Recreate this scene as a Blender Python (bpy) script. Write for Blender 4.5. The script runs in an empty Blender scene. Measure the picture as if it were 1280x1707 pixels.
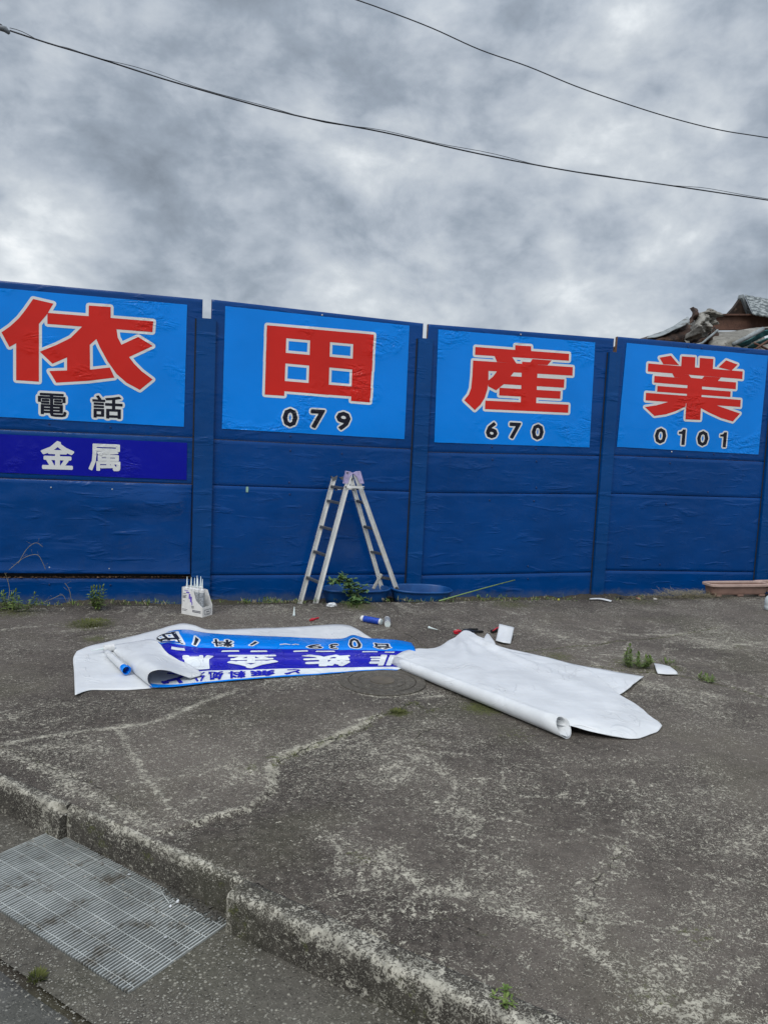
import bpy, bmesh, math, random
import numpy as np
from mathutils import Vector, Matrix, noise as mnoise
from mathutils.geometry import delaunay_2d_cdt
R = math.radians
rnd = random.Random(7)
scene = bpy.context.scene
COL = scene.collection

# ------------------------------------------------------------------ camera
H = 1.48                                  # eye height above the pavement
F = 1300.0 / 1280.0                       # focal length / picture width
CAM = np.array([-0.2165, -7.0643, H])
def _axes():
    pitch, roll, yaw = -0.0990, 0.0455, 0.2717
    f = np.array([0, math.cos(pitch), math.sin(pitch)]); r = np.array([1., 0, 0]); u = np.cross(r, f)
    r2 = math.cos(roll)*r + math.sin(roll)*u; u2 = -math.sin(roll)*r + math.cos(roll)*u
    c, s = math.cos(yaw), math.sin(yaw)
    w = lambda v: np.array([v[0]*c + v[1]*s, -v[0]*s + v[1]*c, v[2]])
    return w(r2), w(u2), w(f)
AX, AU, AF = _axes()
cam_data = bpy.data.cameras.new('camera')
cam = bpy.data.objects.new('camera', cam_data); COL.objects.link(cam)
cam_data.sensor_fit = 'HORIZONTAL'; cam_data.sensor_width = 36.0
cam_data.lens = 36.0*F; cam_data.clip_end = 2000; cam_data.clip_start = 0.05
cam.matrix_world = Matrix(((AX[0], AU[0], -AF[0], CAM[0]), (AX[1], AU[1], -AF[1], CAM[1]), (AX[2], AU[2], -AF[2], CAM[2]), (0, 0, 0, 1)))
scene.camera = cam
def ray(px, py): return AX*(px-640)/1300.0 - AU*(py-853.5)/1300.0 + AF
def G(px, py, z=0.0):                     # point of the photograph on a level plane
    d = ray(px, py); return CAM + d*((z-CAM[2])/d[2])
def WL(px, py, Y=0.0):                    # point of the photograph on a plane parallel to the wall
    d = ray(px, py); return CAM + d*((Y-CAM[1])/d[1])

# ------------------------------------------------------------------ light
scene.view_settings.view_transform = 'Standard'; scene.view_settings.look = 'None'
scene.view_settings.exposure = 0.12; scene.view_settings.gamma = 1.0
scene.view_settings.use_curve_mapping = False
SUN_EL, SUN_AZ = R(52), R(215)            # azimuth from +Y, clockwise: behind the camera, a little left
sd = Vector((math.sin(SUN_AZ)*math.cos(SUN_EL), math.cos(SUN_AZ)*math.cos(SUN_EL), math.sin(SUN_EL)))
sl = bpy.data.lights.new('sun', 'SUN'); sl.energy = 1.5; sl.angle = R(35); sl.color = (1, .985, .96)
so = bpy.data.objects.new('sun', sl); COL.objects.link(so)
so.rotation_euler = sd.to_track_quat('Z', 'Y').to_euler(); so.location = (0, 0, 20)

world = bpy.data.worlds.new('World'); scene.world = world; world.use_nodes = True
nt = world.node_tree; nt.nodes.clear()
def wn(t, **k):
    n = nt.nodes.new(t)
    for a, b in k.items(): setattr(n, a, b)
    return n
def wl(a, b): nt.links.new(a, b)
def wmath(op, a, b=None, c=None, clamp=False):
    n = wn('ShaderNodeMath', operation=op, use_clamp=clamp)
    for i, v in enumerate((a, b, c)):
        if v is None: continue
        if isinstance(v, (int, float)): n.inputs[i].default_value = v
        else: wl(v, n.inputs[i])
    return n.outputs[0]
def wvm(op, a, b=None):
    n = wn('ShaderNodeVectorMath', operation=op)
    for i, v in enumerate((a, b)):
        if v is None: continue
        if isinstance(v, (tuple, list)): n.inputs[i].default_value = v
        else: wl(v, n.inputs[i])
    return n
tc = wn('ShaderNodeTexCoord')
dirn = wvm('NORMALIZE', tc.outputs['Generated']).outputs[0]
sep = wn('ShaderNodeSeparateXYZ'); wl(dirn, sep.inputs[0])
zc = wmath('MAXIMUM', sep.outputs[2], 0.0)
pl = wn('ShaderNodeCombineXYZ')
wl(sep.outputs[0], pl.inputs[0]); wl(sep.outputs[1], pl.inputs[1])
wl(wmath('MULTIPLY', sep.outputs[2], 1.5), pl.inputs[2])
wvec = wn('ShaderNodeTexNoise'); wvec.inputs['Scale'].default_value = 5.5; wvec.inputs['Detail'].default_value = 2; wl(pl.outputs[0], wvec.inputs['Vector'])
wofs = wvm('SCALE', wvm('SUBTRACT', wvec.outputs['Color'], (.5, .5, .5)).outputs[0]); wofs.inputs['Scale'].default_value = .06
warped = wvm('ADD', pl.outputs[0], wofs.outputs[0]).outputs[0]
def wnoise(scale, detail, rough, dist, off):
    a = wvm('ADD', warped, off).outputs[0]
    n = wn('ShaderNodeTexNoise'); n.inputs['Scale'].default_value = scale; n.inputs['Detail'].default_value = detail
    n.inputs['Roughness'].default_value = rough; n.inputs['Distortion'].default_value = dist
    wl(a, n.inputs['Vector']); return n.outputs['Fac']
def billow(n, k=2.): return wmath('ABSOLUTE', wmath('MULTIPLY_ADD', n, 2*k, -k))
n1 = wnoise(3.6, 8, .5, 0, (3.1, 1.7, 0)); n2 = wnoise(8.5, 9, .55, 0, (8.3, 4.1, 2.0)); n3 = wnoise(24., 7, .58, 0, (1.3, 9.1, 5.0))
def puffs(scale, off):
    v = wn('ShaderNodeTexVoronoi', feature='F1'); v.inputs['Scale'].default_value = scale
    ofs2 = wvm('SCALE', wvm('SUBTRACT', wcol.outputs['Color'], (.5, .5, .5)).outputs[0]); ofs2.inputs['Scale'].default_value = 1.1/scale
    wl(wvm('ADD', wvm('ADD', warped, off).outputs[0], ofs2.outputs[0]).outputs[0], v.inputs['Vector']); return v.outputs['Distance']
wcol = wn('ShaderNodeTexNoise'); wcol.inputs['Scale'].default_value = 16.; wcol.inputs['Detail'].default_value = 4; wl(pl.outputs[0], wcol.inputs['Vector'])
pf1 = puffs(8., (2., 5., 1.))
val = wmath('MULTIPLY_ADD', wmath('SUBTRACT', n1, .5), .75, .50)
val = wmath('MULTIPLY_ADD', wmath('SUBTRACT', n2, .5), .75, val)
val = wmath('MULTIPLY_ADD', wmath('SUBTRACT', n3, .5), .46, val)
val = wmath('MULTIPLY_ADD', wmath('SUBTRACT', .50, pf1), .34, val)
# the large cloud masses in view: centre direction, angular radius, lighter / darker
wob = wnoise(5.0, 4, .6, .3, (5., 2., 7.))
wob2 = wmath('MULTIPLY', wmath('SUBTRACT', wob, .5), .20)
BLOBS = [(330, 60, 250, -.13), (640, 110, 170, -.10), (150, 40, 160, -.05), (50, 250, 150, -.09), (860, 345, 150, -.15), (300, 350, 150, -.07),
         (560, 420, 130, -.05), (1180, 230, 130, -.08), (780, 450, 150, -.05), (1250, 60, 110, -.05), (1150, 500, 120, -.04),
         (495, 150, 70, .17), (660, 270, 80, .19), (1150, 75, 80, .17), (960, 110, 140, .08), (20, 455, 90, .24), (140, 470, 80, .15),
         (1000, 390, 120, .06), (1230, 330, 100, .10), (250, 200, 120, .07), (60, 310, 70, .08), (700, 500, 160, .05), (1000, 545, 120, .10), (900, 240, 120, .06), (420, 470, 120, .06)]
for bx, by, br, ba in BLOBS:
    d = ray(bx, by); d = d/np.linalg.norm(d)
    dt = wvm('DOT_PRODUCT', dirn, tuple(d)).outputs['Value']
    ang = wmath('SQRT', wmath('MULTIPLY', wmath('MAXIMUM', wmath('SUBTRACT', 1.0, dt), 0.0), 2.0))
    ang = wmath('ADD', ang, wob2)
    q = wmath('DIVIDE', wmath('MAXIMUM', ang, 0.0), br*1.15/1300.0)
    g = wmath('EXPONENT', wmath('MULTIPLY', wmath('MULTIPLY', q, q), -1.0))
    val = wmath('MULTIPLY_ADD', g, ba*1.45, val)
val = wmath('MULTIPLY_ADD', val, .95, .035)
cr = wn('ShaderNodeValToRGB'); wl(val, cr.inputs[0])
e = cr.color_ramp.elements
e[0].position = 0.0; e[0].color = (.17, .20, .24, 1)
e[1].position = 0.92; e[1].color = (.95, .97, .98, 1)
for p, c in ((.30, (.31, .36, .425, 1)), (.45, (.43, .48, .545, 1)), (.65, (.58, .625, .67, 1)), (.80, (.76, .80, .83, 1))):
    x = e.new(p); x.color = c
# overcast sky is brighter towards the zenith
zen = wmath('MULTIPLY_ADD', wmath('MAXIMUM', wmath('SUBTRACT', sep.outputs[2], .42), 0.0), 1.5, 1.0)
cl = wvm('SCALE', cr.outputs[0]); wl(wmath('MULTIPLY', zen, 10.0), cl.inputs['Scale'])
sky = wn('ShaderNodeTexSky', sky_type='NISHITA', sun_disc=False)
sky.sun_elevation = SUN_EL; sky.sun_rotation = SUN_AZ; sky.air_density = 1.0; sky.dust_density = 2.0
mx = wn('ShaderNodeMix', data_type='RGBA'); mx.inputs[0].default_value = .95
wl(sky.outputs[0], mx.inputs[6]); wl(cl.outputs[0], mx.inputs[7])
bg = wn('ShaderNodeBackground'); bg.inputs[1].default_value = 0.1; wl(mx.outputs[2], bg.inputs[0])
ow = wn('ShaderNodeOutputWorld'); wl(bg.outputs[0], ow.inputs[0])

# ------------------------------------------------------------------ material helpers
class Mat:
    def __init__(s, name, rough=.6, col=(.5, .5, .5), spec=.5, metal=0.):
        s.m = bpy.data.materials.new(name); s.m.use_nodes = True; s.t = s.m.node_tree
        s.b = s.t.nodes['Principled BSDF']
        s.b.inputs['Roughness'].default_value = rough; s.b.inputs['Base Color'].default_value = (*col, 1)
        s.b.inputs['Specular IOR Level'].default_value = spec; s.b.inputs['Metallic'].default_value = metal
        s.co = s.t.nodes.new('ShaderNodeNewGeometry').outputs['Position']
    def n(s, t, **k):
        n = s.t.nodes.new(t)
        for a, b in k.items(): setattr(n, a, b)
        return n
    def put(s, v, sock):
        if isinstance(v, (int, float)): sock.default_value = v
        elif isinstance(v, (tuple, list)): sock.default_value = (*v, 1) if len(v) == 3 and sock.type == 'RGBA' else v
        else: s.t.links.new(v, sock)
    def math(s, op, a, b=None, c=None, clamp=False):
        n = s.n('ShaderNodeMath', operation=op, use_clamp=clamp)
        for i, v in enumerate((a, b, c)):
            if v is not None: s.put(v, n.inputs[i])
        return n.outputs[0]
    def scaled(s, sc):
        n = s.n('ShaderNodeMapping'); s.put(s.co, n.inputs[0]); n.inputs['Scale'].default_value = sc if isinstance(sc, tuple) else (sc,)*3
        return n.outputs[0]
    def noise(s, scale, detail=4, rough=.55, dist=0., vec=None, off=None):
        n = s.n('ShaderNodeTexNoise'); s.put(vec if vec is not None else s.co, n.inputs['Vector'])
        if off:
            m = s.n('ShaderNodeMapping'); m.inputs['Location'].default_value = off
            s.put(vec if vec is not None else s.co, m.inputs[0]); s.put(m.outputs[0], n.inputs['Vector'])
        for k, v in (('Scale', scale), ('Detail', detail), ('Roughness', rough), ('Distortion', dist)): n.inputs[k].default_value = v
        return n.outputs['Fac']
    def ramp(s, v, lo, hi, a=0., b=1., smooth=True):
        n = s.n('ShaderNodeMapRange'); n.interpolation_type = 'SMOOTHSTEP' if smooth else 'LINEAR'
        for i, x in enumerate((v, lo, hi, a, b)): s.put(x, n.inputs[i])
        return n.outputs[0]
    def mix(s, f, a, b):
        n = s.n('ShaderNodeMix', data_type='RGBA'); s.put(f, n.inputs[0]); s.put(a, n.inputs[6]); s.put(b, n.inputs[7]); return n.outputs[2]
    def attr(s, name): return s.n('ShaderNodeAttribute', attribute_name=name).outputs['Fac']
    def color(s, v): s.put(v, s.b.inputs['Base Color'])
    def rough(s, v): s.put(v, s.b.inputs['Roughness'])
    def bump(s, h, dist=.005, strength=1., prev=None):
        n = s.n('ShaderNodeBump'); n.inputs['Distance'].default_value = dist; n.inputs['Strength'].default_value = strength
        s.put(h, n.inputs['Height'])
        if prev is not None: s.put(prev, n.inputs['Normal'])
        s.put(n.outputs[0], s.b.inputs['Normal']); return n.outputs[0]
def plain(name, col, rough=.6, var=.18, scale=14., spec=.5, metal=0., bump=0.):
    m = Mat(name, rough, col, spec, metal)
    f = m.noise(scale, 5, .6)
    lo = tuple(max(0, c*(1-var)) for c in col); hi = tuple(min(1, c*(1+var)) for c in col)
    m.color(m.mix(m.ramp(f, .3, .7), lo, hi))
    if bump: m.bump(m.noise(scale*4, 4, .6), bump)
    return m.m

# concrete (pavement, kerb, gutter, road)
def concrete(name, dark, mid, light, speck=1.0, attrs=False, greenish=.3, pebble=False):
    m = Mat(name, .92, mid, .25)
    big = m.noise(.55, 5, .6, .4); med = m.noise(2.6, 6, .62, .3); fine = m.noise(28, 5, .65)
    t = m.math('ADD', m.math('MULTIPLY', big, .45), m.math('MULTIPLY', med, .40)); t = m.math('MULTIPLY_ADD', m.noise(11, 6, .75, .3, off=(1, 1, 8)), .22, m.math('ADD', t, -.035))
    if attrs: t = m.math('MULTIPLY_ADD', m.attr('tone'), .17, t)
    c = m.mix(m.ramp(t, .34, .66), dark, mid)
    c = m.mix(m.math('MULTIPLY', m.ramp(fine, .35, .75), .5), c, tuple(x*1.35 for x in mid))
    # sparse hue drift
    hue = m.noise(1.3, 3, .5, 0, off=(5, 3, 1))
    c = m.mix(m.math('MULTIPLY', m.ramp(hue, .52, .72), greenish*.6), c, (mid[0]*.85, mid[1]*1.0, mid[2]*.62))
    # pale grains of aggregate and lichen
    g1 = m.noise(62, 4, .78, .8); g2 = m.noise(190, 2, .6); vo = m.n('ShaderNodeTexVoronoi'); vo.inputs['Scale'].default_value = 130
    m.put(m.co, vo.inputs['Vector'])
    zone = m.noise(1.15, 6, .7, .5, off=(2.2, 7.7, 0))
    zn = m.ramp(zone, .36, .68)
    vein = m.ramp(m.math('ABSOLUTE', m.math('SUBTRACT', m.noise(1.9, 5, .6, 1.1, off=(4, 9, 2)), .5)), 0, .035, 1, 0)
    vein = m.math('MULTIPLY', vein, m.ramp(m.noise(.8, 3, .5, 0, off=(7, 2, 2)), .40, .60))
    zn = m.math('ADD', zn, m.math('MULTIPLY', vein, .9))
    thr = m.math('MULTIPLY_ADD', zn, -.062*speck, .636)
    if attrs:
        cru = m.math('MULTIPLY', m.attr('crust'), m.ramp(m.noise(9, 6, .75, .6, off=(6, 6, 0)), .20, .55)); thr = m.math('MULTIPLY_ADD', cru, -.13, thr)
        mos = m.attr('moss')
    gm = m.ramp(m.math('SUBTRACT', g1, m.math('ADD', thr, -.025)), -.01, .03)
    gm2 = m.ramp(m.math('SUBTRACT', g2, m.math('ADD', thr, -.02)), 0, .05)
    grains = m.math('MAXIMUM', gm, m.math('MULTIPLY', gm2, .7))
    gc = m.mix(m.ramp(m.noise(16, 4, .7, off=(0, 8, 3)), .3, .7), tuple(x*.5 for x in light), light)
    c = m.mix(m.math('MULTIPLY', grains, .88), c, gc)
    pits = m.ramp(m.noise(110, 3, .6, 0, off=(9, 9, 9)), .60, .70)
    c = m.mix(m.math('MULTIPLY', pits, .6), c, tuple(x*.45 for x in dark))
    h = m.math('MULTIPLY_ADD', grains, .35, m.math('MULTIPLY_ADD', pits, -.5, m.math('MULTIPLY', fine, .6)))
    if pebble:
        vo2 = m.n('ShaderNodeTexVoronoi'); vo2.inputs['Scale'].default_value = 70; m.put(m.co, vo2.inputs['Vector'])
        pb = m.ramp(vo2.outputs['Distance'], .15, .45, 1, 0)
        sepc = m.n('ShaderNodeSeparateColor'); m.put(vo2.outputs['Color'], sepc.inputs[0])
        pk = m.math('MULTIPLY', pb, m.ramp(sepc.outputs[0], .72, .9))
        c = m.mix(m.math('MULTIPLY', pk, .8), c, light); h = m.math('MULTIPLY_ADD', pb, .5, h)
    if attrs:
        mn = m.noise(45, 4, .7, 0, off=(3, 3, 3))
        mf = m.ramp(m.math('MULTIPLY_ADD', mos, .62, mn), .66, .90)
        mc = m.mix(m.ramp(m.noise(120, 2, .5), .35, .65), (.035, .045, .012), (.13, .135, .045))
        c = m.mix(m.math('MULTIPLY', mf, .85), c, mc)
        cd = m.math('ABSOLUTE', m.math('MULTIPLY_ADD', m.math('SUBTRACT', m.noise(30, 5, .7, 0, off=(1, 4, 2)), .5), .022, m.attr('crack')))
        wd = m.math('MULTIPLY_ADD', m.noise(7, 3, .6, 0, off=(8, 1, 1)), .0060, -.0015)
        ck = m.math('MULTIPLY', m.ramp(m.math('SUBTRACT', cd, wd), -.0018, .0012, 1, 0), m.ramp(m.attr('cmask'), .45, .6))
        c = m.mix(m.math('MULTIPLY', ck, .93), c, (.010, .009, .008))
        h = m.math('MULTIPLY_ADD', ck, -2.2, h)
    m.color(c); m.bump(h, .0035, .9)
    return m.m
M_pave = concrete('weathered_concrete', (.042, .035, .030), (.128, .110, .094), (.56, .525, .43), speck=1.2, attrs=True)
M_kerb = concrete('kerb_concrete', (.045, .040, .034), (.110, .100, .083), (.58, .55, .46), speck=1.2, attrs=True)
M_gutter = concrete('gutter_concrete', (.055, .050, .042), (.118, .108, .091), (.38, .36, .30), speck=.9, pebble=True)
M_road = concrete('road_asphalt', (.055, .054, .050), (.105, .102, .095), (.32, .31, .28), speck=.7, pebble=True)
M_dirt = concrete('dark_dirt', (.030, .026, .021), (.07, .060, .046), (.20, .18, .14), speck=.5, greenish=1.)

# painted boards
def painted(name, col, rough=.36):
    m = Mat(name, rough, col, .28)
    big = m.noise(1.1, 4, .6); st = m.noise(5, 4, .6, .3, vec=m.scaled((.6, 1, 3.)))
    c = m.mix(m.ramp(big, .3, .7), tuple(x*.86 for x in col), tuple(min(1, x*1.1) for x in col))
    c = m.mix(m.math('MULTIPLY', m.ramp(st, .55, .75), .22), c, (col[0]+.02, col[1]*1.3+.01, min(1, col[2]*1.12)))
    chip = m.ramp(m.noise(13, 6, .75, .4, vec=m.scaled((.5, 1, 1.8)), off=(4, 2, 8)), .70, .74)  # pale scuffs of wear that also paint in streak highlights
    c = m.mix(m.math('MULTIPLY', chip, .45), c, (.16, .24, .42))
    # splashed soil and old mortar on the foot of the wall
    sp = m.n('ShaderNodeSeparateXYZ'); m.put(m.co, sp.inputs[0])
    ft = m.ramp(m.math('MULTIPLY_ADD', m.noise(8, 6, .75, off=(3, 6, 1)), -.20, m.math('ADD', sp.outputs[2], .155)), -.02, .06, 1, 0)
    c = m.mix(m.math('MULTIPLY', ft, .42), c, (.11, .13, .15))
    run = m.ramp(m.noise(5, 6, .7, .2, vec=m.scaled((3.2, 1, .22)), off=(1, 7, 4)), .56, .76)
    c = m.mix(m.math('MULTIPLY', run, .20), c, (.02, .035, .07))
    m.color(c)
    dn = m.noise(2.6, 3, .45, .9, vec=m.scaled((.75, 1, 1.9)))
    dents = m.ramp(m.noise(6.5, 3, .5, .4, vec=m.scaled((.45, 1, 1.9)), off=(2, 0, 5)), .54, .82)
    h = m.math('MULTIPLY_ADD', dn, .6, m.math('MULTIPLY', dents, .55))
    b1 = m.bump(h, .016, .7)
    m.bump(m.noise(60, 2, .5), .0005, .5, prev=b1)
    m.rough(m.ramp(m.noise(6, 4, .6, off=(7, 7, 0)), .3, .7, rough-.08, rough+.12))
    return m.m
M_wall = painted('blue_wall_paint', (.0, .052, .225), .20)
M_post = painted('blue_post_paint', (.0, .055, .215), .30)
M_edge = plain('bare_board_edge', (.20, .115, .07), .85, .4, 30)
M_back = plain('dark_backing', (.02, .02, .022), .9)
M_bolt = plain('painted_bolt', (.01, .03, .12), .35)
M_boltw = plain('bare_glint_bolt', (.62, .62, .6), .3, metal=.4)

def film(name, col, rough=.17, wr=1.0):
    m = Mat(name, rough, col, .26)
    c = m.mix(m.ramp(m.noise(1.5, 3, .5), .3, .7), tuple(x*.93 for x in col), tuple(min(1, x*1.05) for x in col)); m.color(c)
    w1 = m.noise(11, 2, .5, 1.2, vec=m.scaled((.35, 1, 1.)))
    w2 = m.noise(17, 2, .5, 1.5, vec=m.scaled((1., 1, .5)), off=(3, 0, 2))
    ridge = m.math('SUBTRACT', 1.0, m.math('ABSOLUTE', m.math('MULTIPLY_ADD', w1, 6., -3.)), clamp=True)
    ridge2 = m.math('SUBTRACT', 1.0, m.math('ABSOLUTE', m.math('MULTIPLY_ADD', w2, 8., -4.)), clamp=True)
    mask = m.ramp(m.noise(1.9, 3, .5, off=(6, 1, 3)), .52, .66)
    h = m.math('MULTIPLY', m.math('MULTIPLY_ADD', ridge2, .5, ridge), mask)
    b1 = m.bump(h, .006*wr, .9)
    m.bump(m.noise(4.5, 2, .5, .5), .006*wr, .5, prev=b1)
    return m.m
M_film = film('light_blue_film', (.0, .235, .82))
M_film_red = film('red_film', (.64, .022, .014))
M_film_white = film('white_film', (.74, .75, .73), .3)
M_film_black = film('black_film', (.010, .011, .022))
M_film_navy = film('navy_film', (.004, .008, .33))

def sheet(name, col, rough=.4, tr=0.):
    m = Mat(name, rough, col, .4)
    m.color(m.mix(m.ramp(m.noise(5, 4, .6), .3, .7), tuple(x*.90 for x in col), tuple(min(1, x*1.03) for x in col)))
    b1 = m.bump(m.noise(9, 3, .5, .8, vec=m.scaled((.6, 1.4, 1))), .008, .45)
    w1 = m.noise(3.4, 3, .5, .9, off=(2, 5, 0)); rg_ = m.ramp(m.math('ABSOLUTE', m.math('SUBTRACT', w1, .5)), 0, .018, 1, 0)
    w2 = m.noise(5.1, 2, .5, .5, off=(7, 1, 0)); rg2 = m.ramp(m.math('ABSOLUTE', m.math('SUBTRACT', w2, .47)), 0, .012, 1, 0)
    m.bump(m.math('MULTIPLY', m.math('ADD', rg_, rg2), m.ramp(m.noise(2.2, 2, .5, off=(1, 1, 1)), .42, .6)), .006, .55, prev=b1)
    return m.m
M_sheet = sheet('white_vinyl', (.71, .728, .74), .42)
M_prt_blue = sheet('printed_light_blue', (.0, .23, .84), .22)
M_prt_navy = sheet('printed_navy', (.016, .014, .42), .2)
M_prt_white = sheet('printed_white', (.78, .82, .84), .3)
M_prt_black = sheet('printed_black', (.015, .015, .02), .3)

# ------------------------------------------------------------------ object helpers
ORIG = {}
def link(name, me, loc, parent=None):
    o = bpy.data.objects.new(name, me); COL.objects.link(o)
    p = Vector(loc)
    ORIG[o.name] = p.copy()
    if parent is not None:
        o.parent = parent; o.location = p - ORIG[parent.name]
    else: o.location = p
    return o
def tag(o, label=None, cat=None, group=None, kind=None):
    if label: o['label'] = label
    if cat: o['category'] = cat
    if group: o['group'] = group
    if kind: o['kind'] = kind
    return o
def thing(name, label, cat, loc, group=None):
    return tag(link(name, None, loc), label, cat, group)
class MB:
    def __init__(s): s.v = []; s.f = []; s.mi = []; s.cur = 0
    def add(s, vs, fs):
        b = len(s.v); s.v += [tuple(map(float, x)) for x in vs]
        for f in fs: s.f.append(tuple(b+i for i in f)); s.mi.append(s.cur)
        return s
    def box(s, c, d, rot=None, bev=0.):
        x, y, z = (q/2 for q in d)
        if bev > 0:
            bm = bmesh.new(); bmesh.ops.create_cube(bm, size=1.0)
            for v in bm.verts: v.co = Vector((v.co.x*d[0], v.co.y*d[1], v.co.z*d[2]))
            bmesh.ops.bevel(bm, geom=bm.edges[:], offset=bev, segments=2, affect='EDGES')
            vs = [v.co.copy() for v in bm.verts]; bm.verts.index_update(); fs = [[v.index for v in f.verts] for f in bm.faces]; bm.free()
        else:
            vs = [Vector((i*x, j*y, k*z)) for i in (-1, 1) for j in (-1, 1) for k in (-1, 1)]
            fs = [(0, 1, 3, 2), (4, 6, 7, 5), (0, 4, 5, 1), (2, 3, 7, 6), (0, 2, 6, 4), (1, 5, 7, 3)]
        if rot is not None: vs = [rot @ v for v in vs]
        return s.add([v + Vector(c) for v in vs], fs)
    def bar(s, a, b, w, t, up=(0, 0, 1), bev=0.):         # rectangular bar from a to b; w along side, t along up
        a, b = Vector(a), Vector(b); d = (b-a); L = d.length; d.normalize()
        sx = d.cross(Vector(up)).normalized(); uz = sx.cross(d)
        return s.box((a+b)/2, (L, w, t), Matrix((d, sx, uz)).transposed(), bev)
    def tube(s, pts, r, seg=8, caps=True):
        pts = [Vector(p) for p in pts]; n = len(pts)
        rs = r if isinstance(r, (list, tuple)) else [r]*n
        ring = []; ref = None; vs = []
        for i, p in enumerate(pts):
            d = (pts[min(i+1, n-1)] - pts[max(i-1, 0)]).normalized()
            if ref is None: ref = d.orthogonal().normalized()
            ref = (ref - d*ref.dot(d)).normalized(); bn = d.cross(ref)
            for k in range(seg):
                a = 2*math.pi*k/seg; vs.append(p + (ref*math.cos(a) + bn*math.sin(a))*rs[i])
        fs = [(i*seg+k, i*seg+(k+1) % seg, (i+1)*seg+(k+1) % seg, (i+1)*seg+k) for i in range(n-1) for k in range(seg)]
        if caps: fs += [tuple(reversed(range(seg))), tuple((n-1)*seg+k for k in range(seg))]
        return s.add(vs, fs)
    def lathe(s, prof, seg=24, M=None):                  # prof: (r, z)
        vs = [Vector((r*math.cos(2*math.pi*k/seg), r*math.sin(2*math.pi*k/seg), z)) for r, z in prof for k in range(seg)]
        if M is not None: vs = [M @ v for v in vs]
        n = len(prof)
        fs = [(i*seg+k, i*seg+(k+1) % seg, (i+1)*seg+(k+1) % seg, (i+1)*seg+k) for i in range(n-1) for k in range(seg)]
        if prof[0][0] > 1e-6: fs.append(tuple(reversed(range(seg))))
        if prof[-1][0] > 1e-6: fs.append(tuple((n-1)*seg+k for k in range(seg)))
        return s.add(vs, fs)
    def build(s, name, mats, parent=None, smooth=False, origin=None, mod=None):
        v = np.array(s.v)
        if origin is None:
            mn, mxx = v.min(0), v.max(0); origin = ((mn[0]+mxx[0])/2, (mn[1]+mxx[1])/2, mn[2])
        v = v - np.array(origin)
        me = bpy.data.meshes.new(name); me.from_pydata(v.tolist(), [], s.f)
        for mt in (mats if isinstance(mats, (list, tuple)) else [mats]): me.materials.append(mt)
        if max(s.mi or [0]) > 0: me.polygons.foreach_set('material_index', s.mi)
        if smooth: me.polygons.foreach_set('use_smooth', [True]*len(me.polygons))
        me.update(); return link(name, me, origin, parent)
def grid_mesh(name, P, mats, parent=None, smooth=True, midx=None, attrs=None, kind=None, keep=None, origin=(0, 0, 0)):
    ny, nx = P.shape[:2]
    idx = np.arange(ny*nx).reshape(ny, nx)
    q = np.stack([idx[:-1, :-1], idx[:-1, 1:], idx[1:, 1:], idx[1:, :-1]], -1).reshape(-1, 4)
    if keep is not None: q = q[keep.reshape(-1)]
    me = bpy.data.meshes.new(name)
    me.vertices.add(ny*nx); me.vertices.foreach_set('co', (P.reshape(-1, 3)-np.array(origin)).astype(np.float32).ravel())
    me.loops.add(q.size); me.loops.foreach_set('vertex_index', q.astype(np.int32).ravel())
    me.polygons.add(len(q)); me.polygons.foreach_set('loop_start', np.arange(0, q.size, 4, dtype=np.int32))
    me.update(calc_edges=True)
    for mt in (mats if isinstance(mats, (list, tuple)) else [mats]): me.materials.append(mt)
    if midx is not None:
        mi = midx.reshape(-1)
        if keep is not None: mi = mi[keep.reshape(-1)]
        me.polygons.foreach_set('material_index', mi.astype(np.int32))
    me.polygons.foreach_set('use_smooth', [smooth]*len(q))
    for k, a in (attrs or {}).items():
        at = me.attributes.new(k, 'FLOAT', 'POINT'); at.data.foreach_set('value', a.astype(np.float32).ravel())
    me.validate(); o = link(name, me, origin, parent)
    if kind: o['kind'] = kind
    return o
def seg_dist(X, Y, pts):
    """distance to a polyline, the sign says which side"""
    best = np.full(X.shape, 1e9); sg = np.ones(X.shape)
    for (ax, ay), (bx, by) in zip(pts[:-1], pts[1:]):
        dx, dy = bx-ax, by-ay; L2 = dx*dx+dy*dy+1e-12
        t = np.clip(((X-ax)*dx+(Y-ay)*dy)/L2, 0, 1)
        d = np.hypot(X-ax-t*dx, Y-ay-t*dy); cr_ = np.sign(dx*(Y-ay)-dy*(X-ax)); cr_[cr_ == 0] = 1
        m = d < best; best = np.where(m, d, best); sg = np.where(m, cr_, sg)
    return best, sg
def wiggle(pts, amp=.02, n=5, seed=0):
    r = random.Random(seed); out = []
    for a, b in zip(pts[:-1], pts[1:]):
        for i in range(n):
            t = i/n; out.append((a[0]+(b[0]-a[0])*t+(r.uniform(-amp, amp) if i else 0), a[1]+(b[1]-a[1])*t+(r.uniform(-amp, amp) if i else 0)))
    out.append(pts[-1]); return out
def gp(pts, z=0.): return [tuple(G(x, y, z)[:2]) for x, y in pts]
def fbm(x, y, z, o=3): return mnoise.fractal(Vector((x, y, z)), 1.0, 2.0, o)

# ================================================================== SETTING
# ------------------------------------------------------------------ far ground, yard, ditch
MB().add([(-400, -400, -.35), (400, -400, -.35), (400, 400, -.35), (-400, 400, -.35)], [(0, 1, 2, 3)]).build('ground', M_dirt)['kind'] = 'structure'
MB().box((5, 8.1, -.22), (60, 16, .2)).build('yard_ground', M_dirt)['kind'] = 'structure'
YE = -.53                                                  # edge of the pavement in front of the wall
K0 = G(378, 1490)[:2]; K1 = G(860, 1710)[:2]
EV = (K1-K0)/np.linalg.norm(K1-K0); NV = np.array([-EV[1], EV[0]])
NB = .093                                                  # where the slab meets the kerb stones
def KP(s, n): return K0 + EV*s + NV*n
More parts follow.
